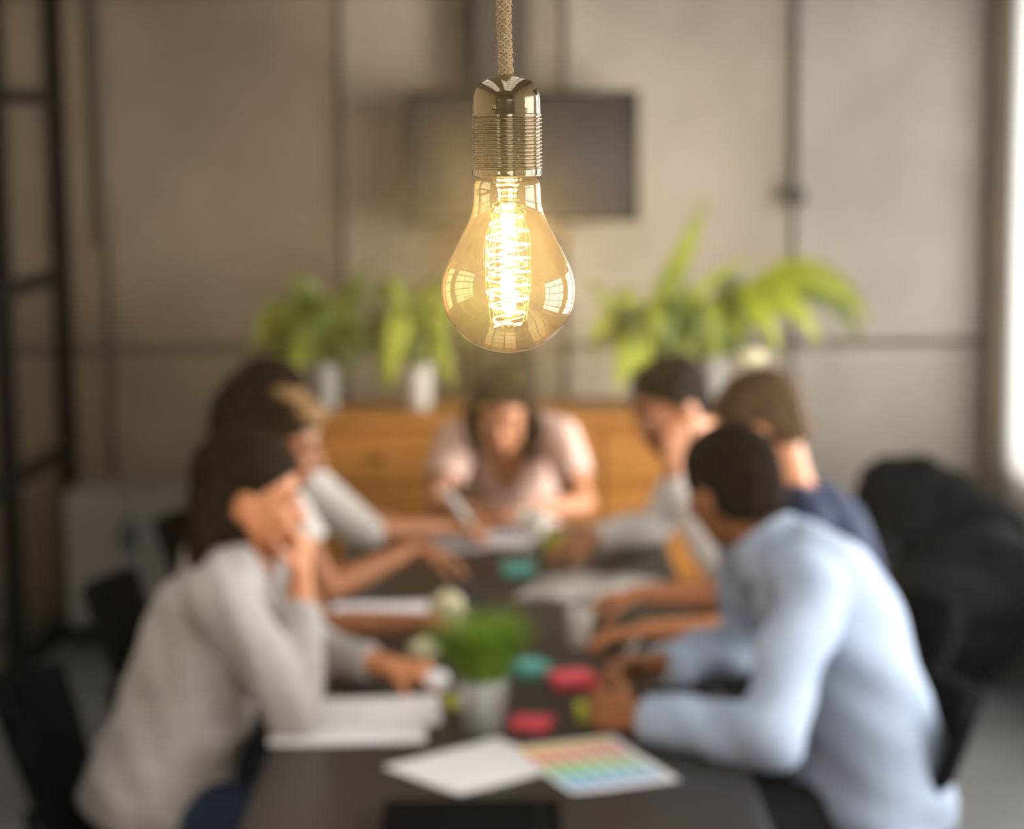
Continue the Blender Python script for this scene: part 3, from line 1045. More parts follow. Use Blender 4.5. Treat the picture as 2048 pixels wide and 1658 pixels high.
    if collar:
        b = MB()
        n = 20
        rg = []
        cax = (hb - nk).normalized()
        cr_ = cax.cross(V(fw0)).normalized()
        cf = cr_.cross(cax)
        for rr, hh in ((.076, -.03), (.066, .040), (.073, .046), (.098, -.026)):
            rg.append([nk + cax * (hh + .012 * math.cos(2 * PI * j / n)) * 1.0 + (cr_ * math.cos(2 * PI * j / n + PI / 2) + cf * math.sin(2 * PI * j / n + PI / 2)) * rr * k for j in range(n)])
        b.loft(rg, False, True)
        b.build('collar', top, root)
    # --- trousers and shoes
    b = MB()
    b.loft(rings(.006, 0, [q for q in spec if q[0] < .12]))
    for h in 'LR':
        hp, kn, an = J['hip' + h], J['kn' + h], J['an' + h]
        b.cap(hp, kn, .096 * k, .066 * k, 18)
        b.cap(kn, kn.lerp(an, .3), .065 * k, .064 * k)
        b.cone(kn.lerp(an, .3), kn.lerp(an, .95), .064 * k, .050 * k)
    remesh(b, 'trousers', bottom, root, .008, 4, None, folds(.004, 35, 9))
    for h in 'LR':
        an = J['an' + h]
        b = MB()
        b.cap(an - V((0, 0, .035)), an + J['toe'] * .15 - V((0, 0, .055)), .042 * k, .034 * k)
        b.cap(an, an - V((0, 0, .05)), .04 * k, .04 * k)
        o_ = remesh(b, 'shoe', M('shoe_leather', (.02, .015, .012), .4), root, .008, 3)
    return root


def legs(J, fx, y, hx, spread=.09, knee=.40, hz=.53):
    """seated legs running under the table: fx is the facing direction along x, y the seat centre"""
    s_ = 1 if fx < 0 else -1      # facing -x the right side is the far (+y) side
    for h, sg in (('R', s_), ('L', -s_)):
        J['hip' + h] = V((hx, y + sg * spread, hz))
        J['kn' + h] = V((hx + fx * knee, y + sg * spread * 1.15, hz - .005))
        J['an' + h] = V((hx + fx * (knee - .02), y + sg * spread * 1.15, .10))
    J['toe'] = V((fx, 0, 0))
    return J


skin_fair = M('skin_fair', (0.61, 0.245, 0.105), .5, 0, (0.55, 0.21, 0.088), 10, .05, 150)
skin_warm = M('skin_warm', (0.53, 0.22, 0.105), .5, 0, (0.48, 0.19, 0.088), 10, .05, 150)
skin_tan = M('skin_tan', (0.36, 0.135, 0.05), .5, 0, (0.31, 0.115, 0.042), 10, .05, 150)
skin_deep = M('skin_deep', (0.24, 0.10, 0.045), .5, 0, (0.21, 0.085, 0.038), 10, .05, 150)
hair_dark = M('hair_dark', (0.010, 0.0065, 0.0045), .6, 0, (0.017, 0.011, 0.007), 40, .3, 200, .04)
hair_brown = M('hair_brown', (0.023, 0.012, 0.0065), .6, 0, (0.014, 0.008, 0.0045), 40, .3, 200, .04)
hair_light = M('hair_light_brown', (0.125, 0.068, 0.031), .6, 0, (0.082, 0.043, 0.019), 40, .3, 200, .15)
hair_tan = M('hair_tan', (0.27, 0.15, 0.06), .6, 0, (0.20, 0.11, 0.042), 40, .3, 200, .2)
jeans = M('blue_denim', (0.012, 0.025, 0.055), .8, 0, (0.008, 0.018, 0.042), 20, .2, 250, .3)
black_cloth = M('black_trousers', (0.010, 0.010, 0.011), .8, 0, (0.014, 0.013, 0.014), 20, .15, 200, .3)
grey_cloth = M('grey_trousers', (0.05, 0.05, 0.055), .8, 0, (0.04, 0.04, 0.045), 20, .15, 200, .3)
knit_grey = M('grey_knit', (0.45, 0.415, 0.395), .9, 0, (0.40, 0.37, 0.35), 12, .15, 120, .2, stretch=(1, 1, 4))
white_cotton = M('white_cotton', (0.62, 0.575, 0.53), .85, 0, (0.55, 0.51, 0.47), 8, .1, 60, .2)
white_knit = M('white_knit', (0.86, 0.82, 0.79), .85, 0, (0.80, 0.76, 0.73), 8, .1, 60, .2)
pink_blouse = M('pink_blouse', (0.70, 0.47, 0.40), .8, 0, (0.64, 0.42, 0.35), 8, .1, 60, .2)
navy_cotton = M('navy_cotton', (0.026, 0.036, 0.085), .85, 0, (0.02, 0.028, 0.065), 8, .1, 60, .2)
blue_shirt = M('light_blue_shirt', (0.43, 0.51, 0.66), .8, 0, (0.36, 0.44, 0.59), 7, .1, 60, .2)

X, Yv, Z = V((1, 0, 0)), V((0, 1, 0)), V((0, 0, 1))

# near woman, left: chin on her right hand
J = dict(pelvis=(-.725, 4.18, .585), mid=(-.635, 4.18, .84), neck=(-.535, 4.20, 1.065), head=(-.522, 4.20, 1.195), f=(.95, .12, -.22), u=(.22, 0, .97), hs=1.05,
         shL=(-.515, 4.36, 1.035), shR=(-.560, 4.025, 1.025), elL=(-.44, 4.50, .80), wrL=(-.262, 4.385, .795), elR=(-.432, 4.05, .800), wrR=(-.420, 4.165, 1.030),
         handL=(V((.9, -.35, -.05)), V((0, .3, -1)), .55), handR=(V((.05, .12, 1)), V((-.75, .35, .1)), 1.35),
         fall=[V((-0.5342, 4.2000, 1.2497)), V((-0.5653, 4.2000, 1.1999)), V((-0.5671, 4.1800, 1.1483)), V((-0.5410, 4.1200, 1.1048))])
person('woman with long dark hair and light grey sweater resting her chin on her hand', legs(J, 1, 4.18, -.69, hz=.56), skin_fair, knit_grey, jeans, hair_brown, 'long', False,
       .97, 1.80, ease=.020, folds_=(.009, 34, 3), cloth='sweater', skirt=.08)
# second woman on the left, mostly behind her
J = dict(pelvis=(-.74, 5.05, .55), mid=(-.70, 5.06, .84), neck=(-.61, 5.10, 1.045), head=V((-0.5548, 5.1000, 1.1601)), f=(.95, -.05, -.28), u=(.25, 0, .97), hs=1.0,
         shL=(-.585, 5.265, 1.01), shR=(-.625, 4.945, 1.0), elR=(-.435, 4.77, .790), wrR=(-.205, 4.785, .795), elL=(-.46, 5.19, .785), wrL=(-.245, 5.34, .855),
         handR=(V((.95, -.2, -.1)), V((0, 0, -1)), .6), handL=(V((.9, .1, -.3)), V((-.2, 0, -1)), .35),
         fall=[V((-0.6100, 5.1000, 1.2067)), V((-0.6600, 5.0600, 1.1648)), V((-0.6892, 4.9800, 1.1002)), V((-0.7058, 4.9300, 1.0202))])
person('woman with long brown hair and tan fringe, bare forearms out on the table', legs(J, 1, 5.05, -.74), skin_tan, white_cotton, grey_cloth, hair_brown, 'long', False,
       .95, .55, ease=.014, fringe=hair_tan, cloth='t_shirt')
# far left woman
J = dict(pelvis=(-.76, 5.85, .55), mid=(-.73, 5.86, .84), neck=(-.69, 5.88, 1.03), head=V((-0.6653, 5.9000, 1.1544)), f=(.92, -.25, -.28), u=(.25, 0, .97), hs=1.0,
         shL=(-.66, 6.04, .99), shR=(-.605, 5.715, .985), elR=(-.40, 5.75, .815), wrR=(-.185, 5.88, .80), elL=(-.50, 6.12, .80), wrL=(-.33, 5.97, .795),
         handR=(V((.95, .1, -.15)), V((0, 0, -1)), .5), handL=(V((.8, -.5, -.1)), V((0, 0, -1)), .5))
person('dark-haired woman with white sleeves seated at the far left corner of the table', legs(J, 1, 5.87, -.76), skin_warm, white_cotton, black_cloth, hair_dark, 'long', False,
       .94, 1.1, ease=.02, cloth='blouse')
# far woman facing the camera, writing
J = dict(pelvis=(-.01, 6.68, .56), mid=(-.01, 6.72, .82), neck=(-.015, 6.545, .995), head=V((-0.0316, 6.4200, 1.0486)), f=(-.04, -.93, -.36), u=(0, -.36, .93), hs=1.02,
         shL=(.150, 6.50, .955), shR=(-.172, 6.50, .955), elL=(.215, 6.36, .775), wrL=(.035, 6.17, .795), elR=(-.235, 6.36, .775), wrR=(-.135, 6.14, .800),
         handL=(V((-.85, -.35, -.1)), V((0, 0, -1)), .5), handR=(V((.1, -.95, -.1)), V((.6, 0, -.7)), .8))
for h, sg in (('L', 1), ('R', -1)):
    J['hip' + h] = V((-.01 + sg * .09, 6.64, .53)); J['kn' + h] = V((-.01 + sg * .11, 6.26, .525)); J['an' + h] = V((-.01 + sg * .11, 6.30, .10))
J['toe'] = V((0, -1, 0))
person('woman in a pale pink v-neck blouse writing at the far end of the table', J, skin_warm, pink_blouse, grey_cloth, hair_brown, 'curtain', False,
       .95, .60, neckcut='v', ease=.016, folds_=(.006, 34, 5), cloth='blouse')
# far right man, bearded, head on his hand
J = dict(pelvis=(.76, 5.72, .56), mid=(.78, 5.74, .86), neck=(.53, 5.72, 1.06), head=V((0.4143, 5.6200, 1.1726)), f=(-.78, -.45, -.36), u=(-.25, -.2, .95), hs=1.04,
         shL=(.575, 5.545, 1.01), shR=(.535, 5.91, 1.02), elL=(.525, 5.42, .795), wrL=V((0.4184, 5.5000, 1.0147)), elR=(.40, 5.88, .805), wrR=(.205, 5.70, .80),
         handL=(V((.06, .22, .97)), V((-.25, .85, 0)), .35), handR=(V((-.9, -.35, -.15)), V((0, 0, -1)), .6))
person('bearded dark-haired man in a white long-sleeved top leaning his head on his hand', legs(J, -1, 5.72, .76), skin_warm, white_knit, grey_cloth, hair_dark, 'short', True,
       1.0, 1.92, ease=.014, beard=hair_dark, cloth='sweater')
# man with light brown hair, navy shirt
J = dict(pelvis=(.78, 4.97, .56), mid=(.785, 4.96, .88), neck=(.655, 4.95, 1.045), head=V((0.5766, 4.9500, 1.2091)), f=(-.86, .28, -.42), u=(-.38, .1, .92), hs=1.06,
         shL=(.655, 4.78, 1.005), shR=(.635, 5.12, 1.01), elL=(.505, 4.68, .79), wrL=(.295, 4.655, .800), elR=(.53, 5.05, .79), wrR=(.300, 5.02, .800),
         handL=(V((-.95, .08, -.12)), V((0, 0, -1)), .4), handR=(V((-.95, -.05, -.1)), V((0, 0, -1)), .5))
person('man with light brown hair in a navy short-sleeved shirt, forearms on the table', legs(J, -1, 4.97, .80), skin_fair, navy_cotton, black_cloth, hair_light, 'short', True,
       1.0, .75, ease=.016, cloth='shirt')
# near right man, light blue shirt, seen from behind
J = dict(pelvis=(.725, 4.20, .56), mid=(.695, 4.18, .92), neck=(.535, 4.30, 1.05), head=V((0.4490, 4.3600, 1.1688)), f=(-.55, .80, -.22), u=(-.22, .12, .96), hs=1.08,
         shL=(.575, 4.075, 1.015), shR=(.505, 4.46, 1.02), elL=(.465, 3.82, .80), wrL=(.232, 3.985, .795), elR=(.505, 4.52, .80), wrR=(.285, 4.315, .81),
         handL=(V((-.80, .5, .05)), V((.35, .6, -.3)), .75), handR=(V((-.9, -.25, -.05)), V((0, -.7, -.6)), .85))
person('man in a light blue shirt with close-cropped dark hair, seen from behind at right', legs(J, -1, 4.22, .72), skin_tan, blue_shirt, black_cloth, hair_dark, 'short', True,
       1.04, 1.92, ease=.022, collar=True, folds_=(.011, 26, 11), cloth='shirt', skirt=.07)

# chairs, one per sitter (sitter looks along the chair's +y)
seats = [(-.70, 4.10, -PI / 2, 'black chair of the woman in the grey sweater, cut by the photo edge'),
         (-.71, 5.04, -PI / 2, 'black chair behind the woman with the tan fringe, in front of the grey cupboard'),
         (-.68, 5.88, -PI / 2, 'black chair of the dark-haired woman at the far left corner'),
         (-.01, 6.72, PI, 'black chair of the woman in pink, in front of the sideboard'),
         (.74, 5.73, PI / 2, 'black chair of the bearded man in white'),
         (.76, 4.97, PI / 2, 'black chair of the man in navy, beside the bean bag'),
         (.63, 4.20, PI / 2, 'black chair of the man in the light blue shirt, its back showing behind him')]
ch0 = make_chair(seats[0][3])
ch0.location = (seats[0][0], seats[0][1], 0)
ch0.rotation_euler = (0, 0, seats[0][2])
for x, y, a, lab in seats[1:]:
    c_ = dup(ch0, (x, y, 0), a, lab)
    if x > .3:
        c_.scale = (.92, .96, .94)


# ------------------------------------------------------------------ things on the table
def sheet(label, x, y, sx, sy, deg, mat=paper_white, z=TZ, group=None, name='paper_sheet', curl=.004):
    """a sheet of paper with a little thickness and slightly lifted corners; its own origin is its centre"""
    b = MB()
    n = 6
    vs_, fs_ = [], []
    for lay in (0, .0009):
        for j in range(n + 1):
            for i in range(n + 1):
                u, v_ = i / n - .5, j / n - .5
                vs_.append((u * sx, v_ * sy, lay + .0006 + curl * (max(0, u * v_ * 4 - .25)) ** 2))
    q = (n + 1) ** 2
    for j in range(n):
        for i in range(n):
            a = j * (n + 1) + i
            fs_.append((a, a + n + 1, a + n + 2, a + 1))
            fs_.append((q + a, q + a + 1, q + a + n + 2, q + a + n + 1))
    ring = [i for i in range(n)] + [n + j * (n + 1) for j in range(n)] + [n * (n + 1) + n - i for i in range(n)] + [(n - j) * (n + 1) for j in range(n)]
    for i in range(len(ring)):
        a, c = ring[i], ring[(i + 1) % len(ring)]
        fs_.append((a, c, c + q, a + q))
    b.add(vs_, fs_)
    o = b.build(name, mat, None, False)
    o.location = (x, y, z)
    o.rotation_euler = (0, 0, math.radians(deg))
    return tag(o, label, 'paper', group)


sheet('white sheet of paper under the elbow of the woman in the grey sweater', -.325, 4.085, .30, .225, 2)
sheet('second white sheet just behind the one at the grey sweater elbow', -.300, 4.19, .297, .21, 4, z=TZ + .0018)
sheet('blank white sheet lying left of the colour chart, near the camera', -.068, 3.825, .270, .225, 40)
sheet('white sheet between the forearms of the woman with the tan fringe', -.325, 5.07, .235, .21, 2)
sheet('bright white sheet in front of the woman in pink', -.02, 5.96, .16, .22, -8)
sheet('greyish sheet at the left of the one the woman in pink writes on', -.165, 5.90, .15, .20, 12, M('paper_grey', (.60, .585, .60), .8))

# colour chart: printed rows of swatches
cm = bpy.data.materials.new('colour_chart_print')
cm.use_nodes = True
t_ = cm.node_tree
pr_ = t_.nodes['Principled BSDF']
pr_.inputs['Roughness'].default_value = .7
tc = t_.nodes.new('ShaderNodeTexCoord')
sp = t_.nodes.new('ShaderNodeSeparateXYZ')
t_.links.new(tc.outputs['Generated'], sp.inputs[0])


def math_node(op, a, b_=None):
    n_ = t_.nodes.new('ShaderNodeMath')
    n_.operation = op
    for i, q in enumerate((a, b_)):
        if q is None:
            continue
        if isinstance(q, (int, float)):
            n_.inputs[i].default_value = q
        else:
            t_.links.new(q, n_.inputs[i])
    return n_.outputs[0]


cr = t_.nodes.new('ShaderNodeValToRGB')
cr.color_ramp.interpolation = 'CONSTANT'
e = cr.color_ramp.elements
rows_ = [(0, (.80, .78, .80)), (.06, (.05, .28, .60)), (.20, (.12, .48, .68)), (.33, (.09, .46, .24)), (.46, (.30, .55, .06)), (.59, (.72, .13, .10)), (.72, (.76, .24, .11)), (.84, (.82, .54, .03)), (.96, (.80, .78, .80))]
e[0].position, e[0].color = 0, (*rows_[0][1], 1)
e[1].position, e[1].color = rows_[1][0], (*rows_[1][1], 1)
for p_, c_ in rows_[2:]:
    k_ = e.new(p_); k_.color = (*c_, 1)
t_.links.new(sp.outputs['Y'], cr.inputs[0])
fx = math_node('FRACT', math_node('MULTIPLY', sp.outputs['X'], 6.4))
gx = math_node('GREATER_THAN', fx, .17)
fy = math_node('FRACT', math_node('MULTIPLY', math_node('SUBTRACT', sp.outputs['Y'], .06), 7.7))
gy = math_node('GREATER_THAN', fy, .10)
inx = math_node('MULTIPLY', math_node('GREATER_THAN', sp.outputs['X'], .05), math_node('LESS_THAN', sp.outputs['X'], .92))
mask = math_node('MULTIPLY', math_node('MULTIPLY', gx, gy), inx)
fade = math_node('MULTIPLY', mask, math_node('SUBTRACT', 1.0, math_node('MULTIPLY', sp.outputs['X'], .3)))
mx = t_.nodes.new('ShaderNodeMix'); mx.data_type = 'RGBA'
mx.inputs[6].default_value = (.80, .78, .80, 1)
t_.links.new(fade, mx.inputs[0]); t_.links.new(cr.outputs[0], mx.inputs[7]); t_.links.new(mx.outputs[2], pr_.inputs['Base Color'])
sheet('printed colour chart with rows of yellow, red, green and blue swatches', .142, 3.825, .210, .30, 21, cm, TZ + .0016, None, 'colour_chart')

# black notebook at the near edge
nb = thing('notebook', 'closed black notebook lying at the near end of the table', 'notebook', (-.075, 3.39, TZ))
for nm, zz, th, mt, ins in (('back_cover', .002, .004, black_fabric, 0), ('pages', .010, .012, paper_white, .004), ('front_cover', .018, .004, black_fabric, 0)):
    b = MB(); b.box((-.075, 3.39, TZ + zz), (.30 - ins * 2, .36 - ins * 2, th)); b.build(nm, mt, nb, False)
b = MB(); b.box((.04, 3.39, TZ + .0205), (.008, .362, .0012)); b.build('elastic_band', dark_steel, nb, False)


# sticky-note pads
def pad(label, x, y, deg, mat, s=.076, h=.03):
    r = thing('sticky_note_pad', label, 'sticky notes', (x, y, TZ), 0, 'sticky-note pads on the table')
    for i in range(5):
        b = MB(); b.box((x, y, TZ + h * (i + .5) / 5), (s, s, h / 5 * .96), Matrix.Rotation(math.radians(deg + (i * 37 % 5 - 2) * 2.2), 3, 'Z')); b.build('note_block', mat, r, False)
    return r


pink = M('note_pink', (0.86, 0.10, 0.14), .7, 0, (0.82, 0.09, 0.125), 5)
teal = M('note_teal', (0.15, 0.52, 0.46), .7, 0, (0.14, 0.49, 0.44), 5)
lime = M('note_lime', (0.50, 0.50, 0.05), .7, 0, (0.46, 0.46, 0.045), 5)
pad('bright pink sticky-note pad beside the hands of the man in light blue', 0.1226, 4.40, 20, pink, .085, .02)
pad('pink sticky-note pad at the back edge of the colour chart', 0.0321, 4.09, -12, pink, .076, .012)
pad('teal sticky-note pad right beside the tin of grass', 0.0336, 4.50, 35, teal, .066, .022)
pad('teal sticky-note pad in the middle of the far half of the table', 0.0104, 5.52, 10, teal, .080, .022)
pad('lime sticky-note pad in front of the white cup of the woman in pink', 0.1183, 5.82, -15, lime, .070, .038)
pad('lime sticky-note pad half under the fingers of the man in light blue', 0.1506, 4.15, 5, lime, .06, .025)


# crumpled paper balls
def ball(label, x, y, r, mat):
    b = MB()
    b.ell((0, 0, 0), (r, r * .95, r * .85), None, 18, 12)
    for i in range(len(b.v)):
        v_ = V(b.v[i])
        b.v[i] = tuple(v_ * (1 + random.uniform(-.16, .12)))
    zmin = min(q[2] for q in b.v)
    o = b.build('crumpled_paper', mat, None, False)
    o.location = (x, y, TZ - zmin)
    return tag(o, label, 'paper ball', 'crumpled paper balls on the table')


cream_p = M('paper_cream', (0.66, 0.60, 0.40), .8, 0, (0.60, 0.53, 0.33), 8)
ball('large cream paper ball behind the grass plant', -0.1595, 4.97, .042, cream_p)
ball('small cream paper ball at the fingertips of the woman in the grey sweater', -0.2005, 4.58, .032, cream_p)
ball('small white paper ball left of the tin of grass', -0.1630, 4.34, .028, paper_white)
ball('small lime paper ball in front of the tin of grass', -0.1249, 4.19, .022, M('paper_lime', (.42, .44, .08), .8))

# tin of grass
tx, ty = -0.0623, 4.06
gp = thing('potted_grass', 'small plant of fine green grass in a galvanised tin on the table', 'plant', (tx, ty, TZ))
b = MB(); b.lathe([(.036, TZ), (.038, TZ + .004), (.044, TZ + .05), (.045, TZ + .052), (.0495, TZ + .1), (.0525, TZ + .102), (.0525, TZ + .106), (.048, TZ + .106), (.047, TZ + .09)], (tx, ty, 0), 40)
b.build('tin', M('galvanised_tin', (.62, .64, .61), .42, .6, (.42, .44, .42), 14), gp)
b = MB(); b.ell((tx, ty, TZ + .088), (.045, .045, .012), None, 18, 8); b.build('soil', soil, gp)
b = MB()
for i in range(900):
    a, rr = random.uniform(0, 2 * PI), .04 * math.sqrt(random.random())
    p = V((tx + rr * math.cos(a), ty + rr * math.sin(a), TZ + .09))
    a2 = a + random.gauss(0, .5)
    out = V((math.cos(a2), math.sin(a2), 0))
    L, ln = random.uniform(.08, .165), random.uniform(.15, 1.35)
    m_ = p + (Z + out * ln * .4).normalized() * L * .6
    q = m_ + (Z * random.uniform(-.1, .9) + out * ln).normalized() * L * .5
    sd = out.cross(Z) * .0022
    b.add([p - sd, p + sd, m_ + sd, m_ - sd, q], [(0, 1, 2, 3), (3, 2, 4)])
b.build('grass_blades', M('grass_green', (0.27, 0.44, 0.04), .5, 0, (0.16, 0.28, 0.022), 30, trans=.35), gp, True, 'stuff')


def cup(label, x, y, r, h, mat, handle=False):
    o = thing('cup', label, 'cup', (x, y, TZ))
    b = MB(); b.lathe([(r * .7, TZ + .0005), (r * .74, TZ + .004), (r, TZ + h), (r * .97, TZ + h + .002), (r * .93, TZ + h), (r * .68, TZ + .01)], (x, y, 0), 32); b.build('body', mat, o)
    b = MB(); b.ell((x, y, TZ + h * .8), (r * .88, r * .88, .002), None, 24, 6); b.build('coffee', M('coffee', (.03, .015, .008), .15), o)
    if handle:
        b = MB(); b.tube([(x + r * .85, y, TZ + h * .8), (x + r * 1.4, y, TZ + h * .75), (x + r * 1.45, y, TZ + h * .45), (x + r * .85, y, TZ + h * .3)], .005, 8); b.build('handle', mat, o)
    return o


porcelain = M('porcelain', (.74, .70, .62), .3, 0, (.7, .66, .58), 5)
cup('white porcelain coffee cup in front of the woman in pink', 0.0563, 5.99, .042, .075, porcelain, True)
cup('slim white paper cup beside the hands of the man in navy', 0.1478, 4.72, .03, .085, M('paper_cup', (.72, .70, .66), .6))

# patterned open magazine
mg = bpy.data.materials.new('grey_magazine_print')
mg.use_nodes = True
t_ = mg.node_tree
tc = t_.nodes.new('ShaderNodeTexCoord'); vo = t_.nodes.new('ShaderNodeTexVoronoi'); vo.inputs['Scale'].default_value = 55
cr = t_.nodes.new('ShaderNodeValToRGB')
cr.color_ramp.elements[0].position, cr.color_ramp.elements[0].color = .25, (.16, .145, .125, 1)
cr.color_ramp.elements[1].position, cr.color_ramp.elements[1].color = .5, (.50, .46, .41, 1)
t_.links.new(tc.outputs['Object'], vo.inputs['Vector']); t_.links.new(vo.outputs['Distance'], cr.inputs[0])
t_.links.new(cr.outputs[0], t_.nodes['Principled BSDF'].inputs['Base Color'])
mz = thing('magazine', 'open magazine with a speckled grey page lying in front of the man in navy', 'magazine', (.19, 5.30, TZ), math.radians(-20))
for s_ in (-1, 1):
    b = MB()
    rings = []
    for k in range(9):
        q = k / 8
        x = s_ * q * .15
        z = .004 + .012 * math.sin(PI * min(1, q * 1.1)) * (1 - q * .5)
        rings.append([V((x, -.15, 0.0005)), V((x, .15, 0.0005)), V((x, .15, z)), V((x, -.15, z))])
    b.loft(rings)
    o = b.build('page', mg if s_ < 0 else M('magazine_pale', (.50, .455, .41), .6, 0, (.42, .38, .34), 18), None)
    o.parent = mz

# pens, laptop stylus and so on
def pen(label, tip, end, mat, r=.005):
    tip, end = V(tip), V(end)
    o = thing('pen', label, 'pen', tip)
    d = (end - tip)
    b = MB(); b.tube([tip + d * .08, tip + d * .12, tip + d], [r * .6, r, r], 12); b.build('barrel', mat, o)
    b = MB(); b.tube([tip, tip + d * .08], [.0008, r * .6], 10); b.build('tip', dark_steel, o)
    b = MB(); b.tube([tip + d * .98 + V((0, 0, r * 1.5)), tip + d * .72 + V((0, 0, r * 1.5))], r * .35, 6); b.build('clip', dark_steel, o)
    return o


pen_white = M('pen_white', (.74, .73, .70), .4)
pen('thick white marker pen in the writing hand of the woman in pink', (-.100, 6.03, TZ + .003), (-.205, 6.10, TZ + .135), pen_white, .010)
pen('slim white pen held by the man in the light blue shirt', (.165, 4.25, TZ + .003), (.255, 4.29, TZ + .125), pen_white, .0045)
pen('dark blue pen lying behind the plant of grass', (-.075, 5.16, TZ + .008), (-.150, 5.29, TZ + .008), M('pen_blue', (.06, .06, .16), .4), .007)

# ------------------------------------------------------------------ the pendant bulb
BD = 1.25                                   # distance of the bulb
S0 = 1 / 3440.0                             # modelling unit of the lamp, about 0.29 mm
ax0 = V((-0.0014, 1.2500, 1.8539))
BX, BY = ax0.x, ax0.y


def bz(py):
    """height in the room of a point of the lamp, counted downwards in steps of S0 from the top of its visible cord"""
    return 1.99666 - py * 0.00028735


lamp = thing('pendant_lamp', 'large glowing amber filament bulb in a chrome socket hanging on a braided jute cord', 'lamp', (BX, BY, ZC))
# glass envelope
prof_px = [(350, 50), (351, 56), (354, 61), (359, 64.5), (368, 66), (385, 66.3), (400, 67), (412, 69), (425, 72.5), (440, 79), (458, 88), (477, 97.5), (500, 110), (523, 121.5), (545, 130), (560, 133.5),
           (576, 135), (592, 134.5), (610, 131), (628, 125), (645, 115), (661, 101.5), (675, 87), (686, 71), (695, 53), (701, 34), (704, 18), (705, 4)]
# smooth resample of the profile
pp = np.array(prof_px, float)
tt = np.concatenate([[0], np.cumsum(np.hypot(np.diff(pp[:, 0]), np.diff(pp[:, 1])))])
ti = np.linspace(0, tt[-1], 110)
py_ = np.interp(ti, tt, pp[:, 0]); pr__ = np.interp(ti, tt, pp[:, 1])
for _ in range(3):
    py_[1:-1] = (py_[:-2] + 2 * py_[1:-1] + py_[2:]) / 4
    pr__[1:-1] = (pr__[:-2] + 2 * pr__[1:-1] + pr__[2:]) / 4
b = MB()
b.lathe([(r * S0, bz(y)) for y, r in zip(py_, pr__)], (BX, BY, 0), 96, caps=False)
n_ = len(b.v)
bulb = b.build('bulb', M_glass('amber_glass', (0.975, 0.905, 0.73), (0.66, 0.43, 0.19), 1.0, 1.75, 0, 0.00028), lamp, True, None, 180)
bulb['label'] = 'amber tinted glass envelope with glowing filament'
# inner wall of the glass
b = MB()
b.lathe([((r - 1.8) * S0, bz(y - (1.5 if y > 600 else 0))) for y, r in list(zip(py_, pr__))[4:-1]], (BX, BY, 0), 96, caps=False)
b.build('inner_wall', M_glass('amber_glass_inner', (0.99, 0.96, 0.88), (0.85, 0.68, 0.42), 1.0, 1.6, 0, 0.00012), bulb, True, None, 180)
# glass stem
b = MB()
b.lathe([(r * S0, bz(y)) for y, r in ((352, 30), (362, 26), (372, 19), (385, 15), (400, 15), (415, 17), (424, 12), (427, 3))], (BX, BY, 0), 32, caps=False)
b.build('glass_stem', M_glass('stem_glass', (0.98, 0.94, 0.85), (0.85, 0.72, 0.5), 1, 1.5), bulb, True, None, 180)
gold = M_emit('hot_gold_wire', (1.0, 0.62, 0.20), 2.2)
hot = M_emit('white_hot_filament', (1.0, 0.80, 0.45), 26)
warm = M_emit('glowing_filament', (1.0, 0.74, 0.34), 9)


def bp(a, r_px, py):
    return V((BX + r_px * S0 * math.cos(a), BY + r_px * S0 * math.sin(a), bz(py)))


# hot inner spiral
b = MB()
b.tube([bp(2 * PI * 13 * k / 390, 13 + 4 * math.sin(PI * k / 390), 425 + (612 - 425) * k / 390) for k in range(391)], 2.2 * S0, 6)
b.build('filament', hot, bulb)
# wide spiral that zigzags down around it
b = MB()
rad = lambda q: 20 + 24 * min(1, q * 4) if q < .75 else 44 - 14 * (q - .75) / .25
b.tube([bp(2 * PI * 8.5 * k / 340 + .6, rad(k / 340), 405 + (640 - 405) * k / 340) for k in range(341)], 1.5 * S0, 6)
b.build('filament', warm, bulb)
# finer return spiral
b = MB()
b.tube([bp(-2 * PI * 6 * k / 240 + 2.2, rad(k / 240) * .9, 445 + (650 - 445) * k / 240) for k in range(241)], 0.9 * S0, 6)
b.build('filament', warm, bulb)
# support wires and their top and bottom hooks
for i in range(6):
    a = 2 * PI * i / 6 + .3
    b = MB(); b.tube([bp(a, 14, 402), bp(a, 30, 425), bp(a + .06, 47, 470), bp(a + .1, 49, 560), bp(a + .05, 38, 640), bp(a + .3, 12, 652)], .55 * S0, 5); b.build('support_wire', gold, bulb)
b = MB()
for y, r in ((356, 20), (366, 22), (376, 19), (388, 17)):
    b.tube([bp(2 * PI * k / 24, r, y + 1.5 * math.sin(k)) for k in range(24)], 1.0 * S0, 5, True)
b.build('mount_wire', warm, bulb)
b = MB()
b.tube([bp(0, 26, 645), bp(1.2, 30, 650), bp(2.4, 28, 648), bp(3.4, 30, 652), bp(4.6, 26, 640), bp(5.6, 29, 648)], 1.3 * S0, 6, True)
b.build('end_loop', warm, bulb)
# light that the filament throws into the room
for py, pw in ((450, 23), (520, 27), (590, 21)):
    l = bpy.data.lights.new('filament_light', 'POINT')
    l.energy = pw
    l.color = (1.0, 0.73, 0.37)
    l.shadow_soft_size = 0.004
    o = bpy.data.objects.new('filament_light', l)
    o.location = (BX, BY, bz(py))
    COL.objects.link(o)
    o.parent = lamp
    o.matrix_parent_inverse = lamp.matrix_basis.inverted()

